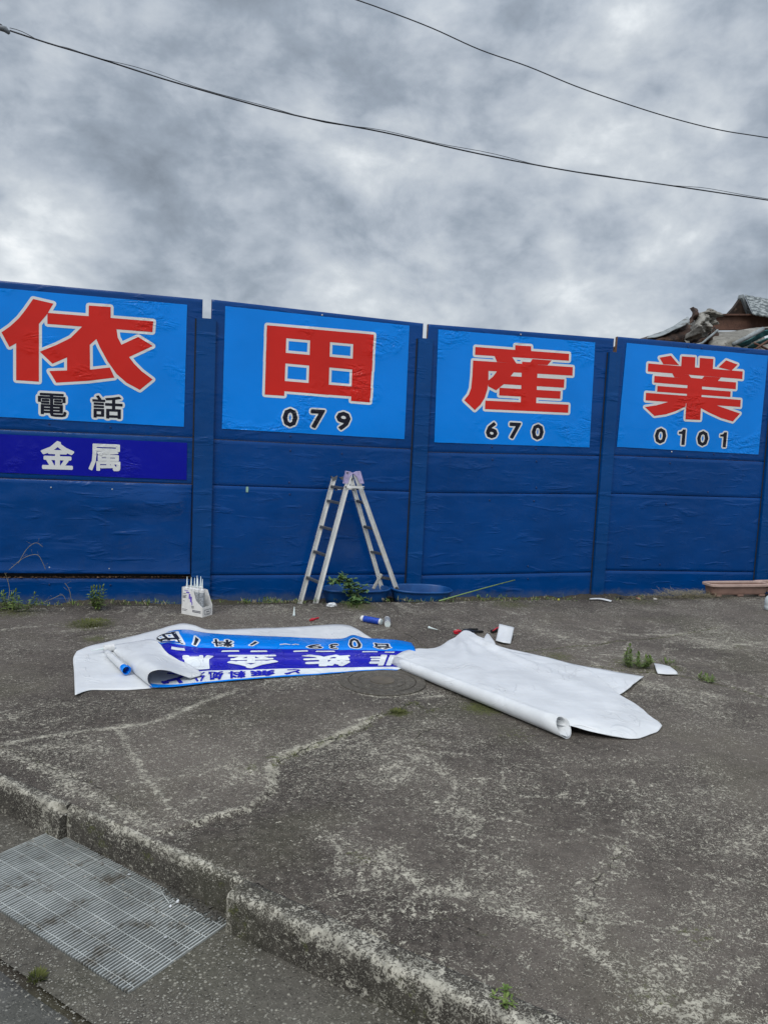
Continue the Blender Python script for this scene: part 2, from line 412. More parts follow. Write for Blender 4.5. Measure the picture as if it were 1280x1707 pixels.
# ditch floor between the pavement and the wall, with dirt mounded at the wall
xs = np.linspace(-5, 12, 700); ys = np.linspace(YE-.05, .02, 26)
X, Y = np.meshgrid(xs, ys)
Z = np.array([[-.085 + .035*fbm(x*2.1, y*3, 0) + .05*max(0, fbm(x*.9, 4., 1.)) + .012*fbm(x*22, y*22, 3) for x in xs] for y in ys])
grid_mesh('ditch_floor', np.stack([X, Y, Z], -1), M_dirt, kind='structure')

# ------------------------------------------------------------------ pavement slab
ts = np.concatenate([np.linspace(0, 8.2, 640), np.linspace(8.35, 12, 30), np.array([16, 25, 60])])
ys = np.concatenate([[YE, YE], np.linspace(YE-.008, -5.05, 400), np.linspace(-5.1, -6, 20), [-7, -9, -14, -30]])
T, Y = np.meshgrid(ts, ys)
xb = K0[0]+NV[0]*NB + (Y-K0[1]-NV[1]*NB)*EV[0]/EV[1]
X = xb + T
rg = np.random.RandomState(3)
jit = np.array([.012*fbm(t*3., 0, 0)+.008*fbm(t*17, 2, 0) for t in ts])
Y[0] += jit; Y[1] += jit; Y[2] += jit*.5
cracks = [
  [(729,1183),(712,1186),(690,1171),(670,1179),(654,1187),(641,1190),(621,1196),(609,1212),(580,1222),(540,1235),(500,1250),(472,1262),(455,1275)],
  [(640,1570),(690,1592),(740,1620),(790,1640),(825,1655),(860,1680),(915,1707),(990,1760)],
  [(415,1470),(480,1500),(560,1538),(640,1572)],
  [(720,1515),(750,1535),(780,1550),(805,1562),(835,1577)],
  [(1040,1415),(1022,1437),(1000,1460),(988,1485),(984,1512),(970,1540),(955,1562),(938,1575)],
  [(850,1092),(886,1085),(920,1082),(958,1077),(990,1076),(1024,1069),(1083,1065),(1110,1062),(1139,1057),(1165,1052),(1200,1046)],
  [(985,1110),(1024,1116),(1060,1120),(1090,1121),(1132,1126),(1172,1136),(1221,1147),(1280,1165),(1330,1175)],
  [(640,1036),(657,1047),(672,1054),(685,1060),(697,1072),(722,1083)],
  [(655,1160),(668,1172),(676,1180)],
  [(0,1245),(45,1262),(95,1285),(140,1303),(190,1328),(235,1352)],
  [(100,1066),(130,1060),(165,1050),(200,1040)],
  [(745,1208),(705,1222),(690,1235),(720,1250)],
]
crackw = [gp(c) for c in cracks]
def polyl(P, w, X, Y):
    d, _ = seg_dist(X, Y, P); return np.exp(-(d/w)**2)
best = np.full(X.shape, 9.); sgn = np.ones(X.shape); cm = np.zeros(X.shape)
for i, c in enumerate(crackw):
    c = wiggle(c, .012, 4, i); d, sg = seg_dist(X, Y, c)
    m = d < best; best = np.where(m, d, best); sgn = np.where(m, sg, sgn)
    ends = np.minimum(np.hypot(X-c[0][0], Y-c[0][1]), np.hypot(X-c[-1][0], Y-c[-1][1]))
    k = np.clip(1.4-d/.035, 0, 1)*np.clip(ends/.03-.3, 0, 1)*(.53 if i in (3, 4, 9) else 1); cm = np.maximum(cm, k)
crust = np.zeros(X.shape); moss = np.zeros(X.shape); tone = np.zeros(X.shape)
for pts, w, a in [
  ([(0,1245),(30,1236),(70,1230),(120,1222),(195,1214),(260,1203),(300,1188),(345,1168),(400,1150)], .02, 1.),
  ([(0,1250),(40,1268),(95,1290),(140,1325),(190,1350),(240,1372),(300,1388)], .045, .65),
  ([(320,1372),(360,1356),(415,1345),(440,1325),(455,1308),(452,1272),(480,1255),(540,1236),(620,1200)], .022, .95),
  ([(195,1215),(215,1250),(245,1300),(280,1345),(320,1370)], .014, .9),
  ([(225,1307),(270,1298),(320,1290)], .014, .6),
  ([(560,1400),(590,1420),(640,1440),(705,1470),(790,1495),(855,1520),(940,1550),(990,1590),(1065,1650),(1120,1700)], .06, .55),
  ([(1040,1415),(1000,1460),(985,1500),(965,1550),(950,1600)], .05, .45),
  ([(1165,1520),(1190,1560),(1130,1590),(1090,1650),(1200,1690),(1260,1720)], .09, .5),
  ([(949,1042),(1001,1052),(1060,1058),(1139,1057),(1191,1049)], .03, .5),
  ([(1150,1080),(1208,1078),(1247,1075),(1290,1070)], .02, .5),
  ([(595,1202),(610,1198),(632,1192)], .014, .9), ([(700,1165),(722,1162),(735,1160)], .015, .9),
  ([(560,1137),(575,1145),(600,1157),(640,1163),(668,1160),(700,1155)], .012, .7),
  ([(1000,1110),(1060,1135),(1150,1150),(1290,1180)], .05, .35),
  ([(100,1055),(130,1050),(160,1047)], .03, .7),
  ([(660,1610),(700,1640),(740,1660)], .05, .5),
  ([(250,1400),(310,1425),(360,1450),(405,1470)], .03, .7), ([(105,1338),(150,1358),(230,1395)], .02, .5),
  ([(440,1500),(520,1540),(600,1580),(700,1630),(820,1690)], .03, .55),
  ([(400,1290),(430,1300),(380,1280)], .09, .35), ([(330,1330),(300,1350),(260,1380)], .07, .35),
  ([(170,1250),(110,1240),(60,1250)], .06, .35)]:
    crust = np.maximum(crust, a*polyl(wiggle(gp(pts), .014, 4, len(pts)*7), w, X, Y))
for (px, py), r, a in [((665,1187), .06, 1.), ((690,1172), .04, .6), ((1060,1108), .20, .55), ((1120,1112), .10, .55), ((150,1040), .22, .62), ((160,1065), .12, .55), ((805,1180), .13, .75),
                       ((455,1262), .04, .5), ((420,1280), .07, .4), ((25,1020), .25, .5), ((1180,1132), .08, .6), ((600,1012), .2, .55), ((840,1665), .05, .7), ((850,1008), .25, .5), ((930,1095), .16, .5),
                       ((600,1430), .08, .35), ((1160,1560), .1, .35), ((1090,1660), .1, .35), ((860,1225), .12, .35), ((1060,1000), .3, .45), ((1230,1078), .1, .35)]:
    c = G(px, py); moss = np.maximum(moss, a*np.exp(-(((X-c[0])**2+(Y-c[1])**2)/r**2)))
for (px, py), r, a in [((520,1330), .16, -1.3), ((420,1400), .22, -1.1), ((560,1260), .2, -.8), ((760,1175), .22, -1.5), ((620,1540), .25, -.8), ((60,1280), .3, -.9), ((1000,1330), .5, -.4), ((700,1330), .4, -.3), ((100,1190), .3, -.9),
                       ((300,1260), .35, .9), ((1100,1600), .35, .8), ((1180,1240), .5, .3), ((1040,1100), .35, .7), ((650,1135), .25, .5), ((300,1030), .5, .25), ((900,1040), .5, .2), ((1150,1030), .7, .1), ((400,1190), .3, -.5)]:
    c = G(px, py); tone += a*np.exp(-(((X-c[0])**2+(Y-c[1])**2)/r**2))
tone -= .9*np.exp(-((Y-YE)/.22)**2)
for i, c in enumerate(crackw): moss = np.maximum(moss, .42*polyl(c, .03, X, Y)*(1 if i in (0, 5, 6) else .55))
Z = np.zeros(X.shape)
step, ssg = seg_dist(X, Y, gp([(320,1372),(415,1345),(440,1325),(455,1308),(452,1272),(480,1255),(540,1236),(620,1200)]))
qd = G(520, 1330); qs = seg_dist(np.array([qd[0]]), np.array([qd[1]]), gp([(320,1372),(415,1345),(440,1325),(455,1308),(452,1272),(480,1255),(540,1236),(620,1200)]))[1][0]
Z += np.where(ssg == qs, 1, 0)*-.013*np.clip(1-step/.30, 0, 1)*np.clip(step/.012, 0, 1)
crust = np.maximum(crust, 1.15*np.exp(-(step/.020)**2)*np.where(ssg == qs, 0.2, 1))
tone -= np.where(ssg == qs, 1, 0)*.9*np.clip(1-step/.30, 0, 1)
lo = np.zeros(X.shape)
fx = np.linspace(-6, 10, 161); fy = np.linspace(-7, 0, 71)
FN = np.array([[.006*fbm(x*.9, y*.9, 7)+.003*fbm(x*3, y*3, 1) for x in fx] for y in fy])
xi = np.clip((X+6)/.1, 0, 159.99); yi = np.clip((Y+7)/.1, 0, 69.99); x0 = xi.astype(int); y0 = yi.astype(int); u = xi-x0; v = yi-y0
Z += FN[y0, x0]*(1-u)*(1-v)+FN[y0, x0+1]*u*(1-v)+FN[y0+1, x0]*(1-u)*v+FN[y0+1, x0+1]*u*v
Z += rg.normal(0, .0006, X.shape)*(X < 9) + crust*.0025
Z *= np.clip(T/.05, 0, 1)
Z -= np.clip(.7-best/.02, 0, 1)*cm*.006
Z[0] = -.16
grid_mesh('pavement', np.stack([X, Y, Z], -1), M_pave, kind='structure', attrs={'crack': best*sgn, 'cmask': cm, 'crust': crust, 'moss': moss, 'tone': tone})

# ------------------------------------------------------------------ kerb stones
kerb = link('kerb', None, (K0[0], K0[1], -.13)); kerb['kind'] = 'structure'
def kerb_stone(s0, s1, n0, n1, chip=None, seed=0):
    ns = max(4, int((s1-s0)/.012)); prof = []
    z0 = -.25; d = .012
    for t in np.linspace(0, 1, 9): prof.append((n0, z0+(0-d-z0)*t))
    prof += [(n0+d*.3, -d*.3), (n0+d, 0)] + [(n0+d+(n1-n0-d)*t, 0) for t in np.linspace(.15, 1, 7)]
    prof.append((n1, -.05))
    P = np.zeros((len(prof), ns+1, 3)); CR = np.zeros((len(prof), ns+1)); MS = np.zeros((len(prof), ns+1))
    for i, s in enumerate(np.linspace(s0, s1, ns+1)):
        for j, (n, z) in enumerate(prof):
            w = 1. if n < n1-.002 else 0.
            q = KP(s, n); f = fbm(s*6+seed, z*14, n*9+seed, 4); g = fbm(s*40+seed, z*40, n*40, 3)
            edge = math.exp(-((n-n0)**2+(z)**2)/.018**2)
            cut = edge*max(0, fbm(s*9+seed*3, 5, 1, 3)+.15)*.02
            if chip: cut += edge*.035*math.exp(-((s-chip)/.05)**2)
            q = q + NV*((f*.005+g*.003+cut)*w)
            CR[j, i] = .95*math.exp(-((n-n0-.010)**2/.022**2+(z/.026)**2))*(.75+.6*fbm(s*5+seed, 1, 2)) + (.25 if z > -.01 else .12*max(0, fbm(s*7, z*9, 3)+.3)); CR[j, i] = max(CR[j, i], .8*math.exp(-((s-s0)/.018)**2)*(1 if n < n1-.01 else 0)); MS[j, i] = .75*max(0, fbm(s*4+seed, z*8, 8, 3)+.1) if z < -.02 else .12
            P[j, i] = (q[0], q[1], z + (f*.002+g*.0018 - cut*.8)*w + (.0025 if z > -.001 and w else 0))
    for i, e_ in ((0, 1), (-1, -1)):                        # round the ends
        pass
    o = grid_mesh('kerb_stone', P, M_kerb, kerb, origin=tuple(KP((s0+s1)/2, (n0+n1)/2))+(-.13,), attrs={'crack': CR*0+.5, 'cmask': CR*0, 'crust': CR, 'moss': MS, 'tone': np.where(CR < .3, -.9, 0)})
    for end, s in ((0, s0), (ns, s1)):                      # end caps
        vs = [tuple(P[j, end]) for j in range(len(prof))] + [tuple(KP(s, n1))+(-.25,)]
        me = o.data; bm = bmesh.new(); bm.from_mesh(me); og = Vector(ORIG[o.name])
        vv = [bm.verts.new(Vector(x)-og) for x in vs]; bm.faces.new(vv); bm.to_mesh(me); bm.free()
sL = float((G(95, 1350)[:2]-K0) @ EV)
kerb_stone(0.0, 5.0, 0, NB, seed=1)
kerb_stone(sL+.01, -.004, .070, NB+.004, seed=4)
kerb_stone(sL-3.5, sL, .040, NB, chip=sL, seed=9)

# ------------------------------------------------------------------ gutter with the grate pit, road
ZR = -.13
gA, gB, gC = G(78, 1392, ZR)[:2], G(373, 1547, ZR)[:2], G(193, 1646, ZR)[:2]
ga = (gA-gB)/np.linalg.norm(gA-gB); gb = np.array([-ga[1], ga[0]]);
if gb @ (gC-gB) < 0: gb = -gb
gA = gA-gb*.036; gB = gB-gb*.036
LA = float(np.linalg.norm(gA-gB)); LB = float((gC-gB) @ gb)
def GP(a, b, z=ZR): q = gB+ga*a+gb*b; return (q[0], q[1], z)
e1, e2 = G(20, 1600, ZR)[:2], G(110, 1690, ZR)[:2]
bR = float(((e1+e2)/2-gB) @ gb)
aa = np.unique(np.concatenate([[-8, -4], np.linspace(-2, 0, 41), np.linspace(0, LA, 20), np.linspace(LA, 3, 40), [5, 9]]))
bb = np.unique(np.concatenate([np.linspace(-.25, 0, 6), np.linspace(0, LB, 9), np.linspace(LB, bR, 12)]))
P = np.array([[GP(a, b, ZR+(.0015*fbm(a*5, b*5, 2) if (b > LB+.001 or a < -.001 or a > LA+.001) and b < bR-.001 else 0)) for a in aa] for b in bb])
keep = np.array([[not (-1e-6 < a < LA-1e-6 and -1e-6 < b < LB-1e-6) for a in aa[:-1]] for b in bb[:-1]])
grid_mesh('gutter', P, M_gutter, kind='structure', keep=keep)
pit = MB()
for (a0, b0), (a1, b1) in (((0, 0), (LA, 0)), ((LA, 0), (LA, LB)), ((LA, LB), (0, LB)), ((0, LB), (0, 0))):
    pit.add([GP(a0, b0), GP(a1, b1), GP(a1, b1, -.34), GP(a0, b0, -.34)], [(0, 1, 2, 3)])
pit.add([GP(0, 0, -.335), GP(LA, 0, -.335), GP(LA, LB, -.335), GP(0, LB, -.335)], [(0, 1, 2, 3)])
pit.build('drain_pit', M_dirt)['kind'] = 'structure'
aa = np.concatenate([[-30, -12, -5], np.linspace(-3, 3, 120), [5, 12, 30]]); bb = np.concatenate([np.linspace(bR+.022, bR+1.0, 30), [bR+3, bR+12]])
P = np.array([[GP(a, b + (.012*fbm(a*6, 1, 1, 4) if i == 0 else 0), ZR+(-.012 if i == 0 else .003+.002*fbm(a*4, b*4, 5))) for a in aa] for i, b in enumerate(bb)])
grid_mesh('road', P, M_road, kind='structure')
P = np.array([[GP(a, b, ZR-.014) for a in (-30, -3, 3, 30)] for b in (bR-.03, bR+.1)])
grid_mesh('gutter_joint', P, M_dirt, kind='structure')

# grate: bearing bars, cross rods, end frame
M_galv = Mat('galvanised_steel', .55, (.36, .39, .40), .5, .25)
_c = M_galv.mix(M_galv.ramp(M_galv.noise(7, 5, .65), .3, .7), (.33, .345, .33), (.50, .52, .50))
M_galv.color(M_galv.mix(M_galv.ramp(M_galv.noise(9, 7, .75, off=(2, 2, 2)), .50, .66), _c, (.19, .175, .145))); M_galv = M_galv.m
grate = thing('drain_grate', 'galvanised steel bar grate set in the gutter beside the kerb', 'drain grate', GP(LA/2, LB/2, ZR-.03))
nb = 76
def gbar(name, a0, b0, a1, b1, w, h, z):
    return MB().bar(GP(a0, b0, z), GP(a1, b1, z), w, h)
bar0 = None
for i in range(nb):
    a = .006+(LA-.012)*i/(nb-1)
    if bar0 is None:
        bar0 = gbar('bar', a, .004, a, LB-.004, .0044, .028, ZR-.010).build('bearing_bar', M_galv, grate)
        base = Vector(GP(a, LB/2, 0))
    else:
        o = bar0.copy(); COL.objects.link(o); o.parent = grate
        o.location = bar0.location + Vector(GP(a, LB/2, 0)) - base + Vector((0, 0, rnd.uniform(-.0016, .0010)))
for b in (.036, .105, .175, .245, .315, .385):
    if b < LB-.02: MB().tube([GP(LA*t, b+.0008*math.sin(t*60), ZR+.0020) for t in np.linspace(.003, .997, 40)], .0016, 6).build('cross_rod', M_galv, grate, smooth=True)
for a in (.0015, LA-.0015): MB().bar(GP(a, .002, ZR-.008), GP(a, LB-.002, ZR-.008), .004, .032).build('end_band', M_galv, grate)

# manhole cover
M_mh = concrete('manhole_concrete', (.066, .058, .049), (.118, .106, .09), (.34, .32, .26), speck=.9)
M_mh2 = plain('worn_iron_plate', (.105, .088, .066), .8, .2, 9, bump=.002)
mc = G(637, 1137)
mh = thing('manhole_cover', 'round flat manhole cover half hidden between the two vinyl sheets', 'manhole cover', mc)
def Tm(x): return Matrix.Translation(Vector(x))
MB().lathe([(.262, -.004), (.262, .007), (.258, .009), (.207, .009), (.205, .001)], 72, Tm(mc)).build('frame_ring', M_mh, mh)
MB().lathe([(.200, -.004), (.200, .008), (.197, .010), (.148, .010), (.145, .006), (.140, .006), (.137, .010), (.085, .0095), (0, .0095)], 72, Tm(mc)).build('cover', M_mh, mh)
MB().lathe([(.074, .008), (.074, .013), (.070, .014), (.012, .014), (.010, .012), (0, .012)], 48, Tm(mc)).build('centre_plate', M_mh2, mh)

# ------------------------------------------------------------------ the blue wall
wall = thing('panel_wall', 'long blue painted wall of stacked boards slotted between posts', 'wall', (2, 0, -.12))
def plank(xl, xr, zb, zt, y0=0., amp=.003, seed=0, cham=.005, lab=None, flare=False):
    """zb, zt: (left, right) heights; front face with shallow waves, chamfered edges, bare sides"""
    nx, nz = max(8, int((xr-xl)/.03)), max(6, int(abs(zt[0]-zb[0])/.03))
    us = np.concatenate([[0, cham/(xr-xl)], np.linspace(0, 1, nx)[1:-1], [1-cham/(xr-xl), 1]])
    h = zt[0]-zb[0]; vs = np.concatenate([[0, cham/h], np.linspace(0, 1, nz)[1:-1], [1-cham/h, 1]])
    us = np.sort(us); vs = np.sort(vs)
    m = MB(); V = []
    for v in vs:
        for u in us:
            x = xl+(xr-xl)*u; z = (zb[0]+(zb[1]-zb[0])*u)*(1-v)+(zt[0]+(zt[1]-zt[0])*u)*v
            ed = (u in (us[0], us[-1])) or (v in (vs[0], vs[-1]))
            y = y0 + (cham if ed else 0) - amp*(fbm(x*1.7+seed, z*3.5, seed, 3)*1.0+.25*fbm(x*9, z*14, seed))
            if flare: y -= .022*math.exp(-v/.07)+.030*math.exp(-((v-.80)/.13)**2)*max(0, min(1, (u-.55)/.2))*max(0, min(1, (.985-u)/.05))
            V.append((x, y, z))
    n = len(us)
    fs = [(j*n+i, j*n+i+1, (j+1)*n+i+1, (j+1)*n+i) for j in range(len(vs)-1) for i in range(n-1)]
    m.add(V, fs)
    rim = [i for i in range(n)] + [j*n+n-1 for j in range(1, len(vs))] + [(len(vs)-1)*n+i for i in range(n-2, -1, -1)] + [j*n for j in range(len(vs)-2, 0, -1)]
    m.cur = 1; b = len(m.v)
    for i in rim: x, y, z = m.v[i]; m.v.append((x, y0+.045, z))
    k = len(rim)
    for i in range(k): m.f.append((rim[i], b+i, b+(i+1) % k, rim[(i+1) % k])); m.mi.append(1)
    m.f.append(tuple(b+i for i in range(k))); m.mi.append(1)
    o = m.build('plank', [M_wall, M_edge], wall, smooth=False)
    me = o.data; me.polygons.foreach_set('use_smooth', [i < len(fs) for i in range(len(me.polygons))])
    if lab: o['label'] = lab
    return o
def zline(p, q):
    a, b = WL(*p), WL(*q); sl_ = (b[2]-a[2])/(b[0]-a[0]); return lambda x: a[2]+sl_*(x-a[0])
SEAM = {-1: [zline((0, 467), (335, 498)), zline((0, 715.6), (326, 729.6)), zline((0, 797), (322, 807.5)), zline((0, 960.5), (322, 962))],
        0: [zline((359, 499), (701, 538)), zline((359, 732.5), (684, 748.8)), zline((357.5, 808.7), (681, 819.5)), zline((400, 958.7), (674, 957.6))],
        1: [zline((720, 540), (1009, 562.5)), zline((712, 753.7), (997, 759.8)), zline((710.5, 821.5), (993, 824)), zline((704, 959.5), (981, 954))],
        2: [zline((1035, 561), (1280, 583)), zline((1018.7, 758.8), (1280, 769.8)), zline((1020, 822.8), (1273, 830.4)), zline((1004, 951), (1257, 954))]}
XE = {-1: (-1.90, .043), 0: (.118, 2.05), 1: (2.10, 4.06), 2: (4.10, 6.05), 3: (6.10, 8.05), -2: (-3.9, -1.95)}
for k in range(-2, 4):
    xl, xr = XE[k]; S = SEAM.get(k)
    if S is None: base = SEAM[-1 if k < 0 else 2]; dx = 2 if k < 0 else -2; S = [(lambda f: (lambda x: f(x+dx)))(f) for f in base]
    zz = [(f(xl), f(xr)) for f in S] + [(-.16, -.16)]
    for r in range(4):
        top, bot = zz[r], zz[r+1]; g = .0012; y0 = 0.; amp = (.0004, .0022, .003, .002)[r]
        bt = (bot[0]+g, bot[1]+g); tp = (top[0]-g, top[1]-g)
        if k == -1 and r == 1: amp = .0004
        if k == -1 and r == 2: bt = (bot[0]+.030, bot[1]+.030); y0 = -.014; amp = .008
        if k == -1 and r == 3: tp = (top[0]-.018, top[1]-.018)
        lab = {(-1, 2): 'bulging blue board with a dark gap under it'}.get((k, r))
        plank(xl, xr if not (k == -1 and r == 2) else -.014, bt, tp, y0, amp, seed=k*5+r, lab=lab, cham=.006 if r else .004, flare=(k == -1 and r == 2))
# board behind the gap
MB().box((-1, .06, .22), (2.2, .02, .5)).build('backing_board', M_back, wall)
ptop = {-1: 2.41, 0: WL(343, 531)[2], 1: WL(704, 564)[2], 2: WL(1020, 587)[2], 3: WL(1280, 600)[2]-.02, -2: 2.4, 4: 2.3}
pw = {0: .167, 1: .145, 2: .135}
for k, zt in ptop.items():
    w = pw.get(k, .15); x = 2*k - (.006 if k == 0 else 0)
    m = MB(); m.box((x+w/2, -.018, (zt-.16)/2), (w, .034, zt+.16), bev=.004); m.box((x+w/2, .03, (zt-.17)/2), (.05, .055, zt+.14)); m.box((x+w/2, .075, (zt-.16)/2), (w, .03, zt+.16), bev=.004)
    m.build('post', M_post, wall)
    MB().box((x-.0065, -.0015, (zt-.16)/2), (.011, .004, zt+.15)).build('gap_shade_strip', M_back, wall)  # dark strip painting in the shaded gap left of each post
def bolt(px, py, Y=-.004, mat=M_bolt, r=.0075):
    c = Vector(WL(px, py, Y)); M = Matrix.Translation(c) @ Matrix.Rotation(R(90), 4, 'X')
    return MB().lathe([(r, -.01), (r, .002), (r*.7, .004), (0, .0045)], 10, M).build('bolt', mat, wall, smooth=False)
for p in [(484,727),(570,732),(484,751),(570,756),(482,804),(483,824),(820,745),(893,748),(821,766),(894,769),(894,813),(816,834),(890,835),(1145,761),(1190,757),(1117,772),(1180,820),(1110,840),(880,944),(880,965),(1100,941)]: bolt(*p)
for p in [(1147,577.5),(1170,580)]: bolt(*p)
for p in [(82,974.5),(184,975.5),(82,706.8),(184,712.2)]: bolt(*p)
for p in [(537,524.8),(868,557.2),(1119.5,753)]: bolt(*p, mat=M_boltw)
for p in [(85,812.5),(187,815.5),(82.5,946),(182,948)]: bolt(*p, Y=-.02, mat=M_boltw, r=.006)  # pale bolt colour paints in the white glints of this bay
# small green paint drip below the seam of the second bay
MB().box(WL(412, 816, -.005), (.022, .004, .05), bev=.0015).build('plant_tag', plain('faded_green_tape', (.25, .42, .34), .5), wall)

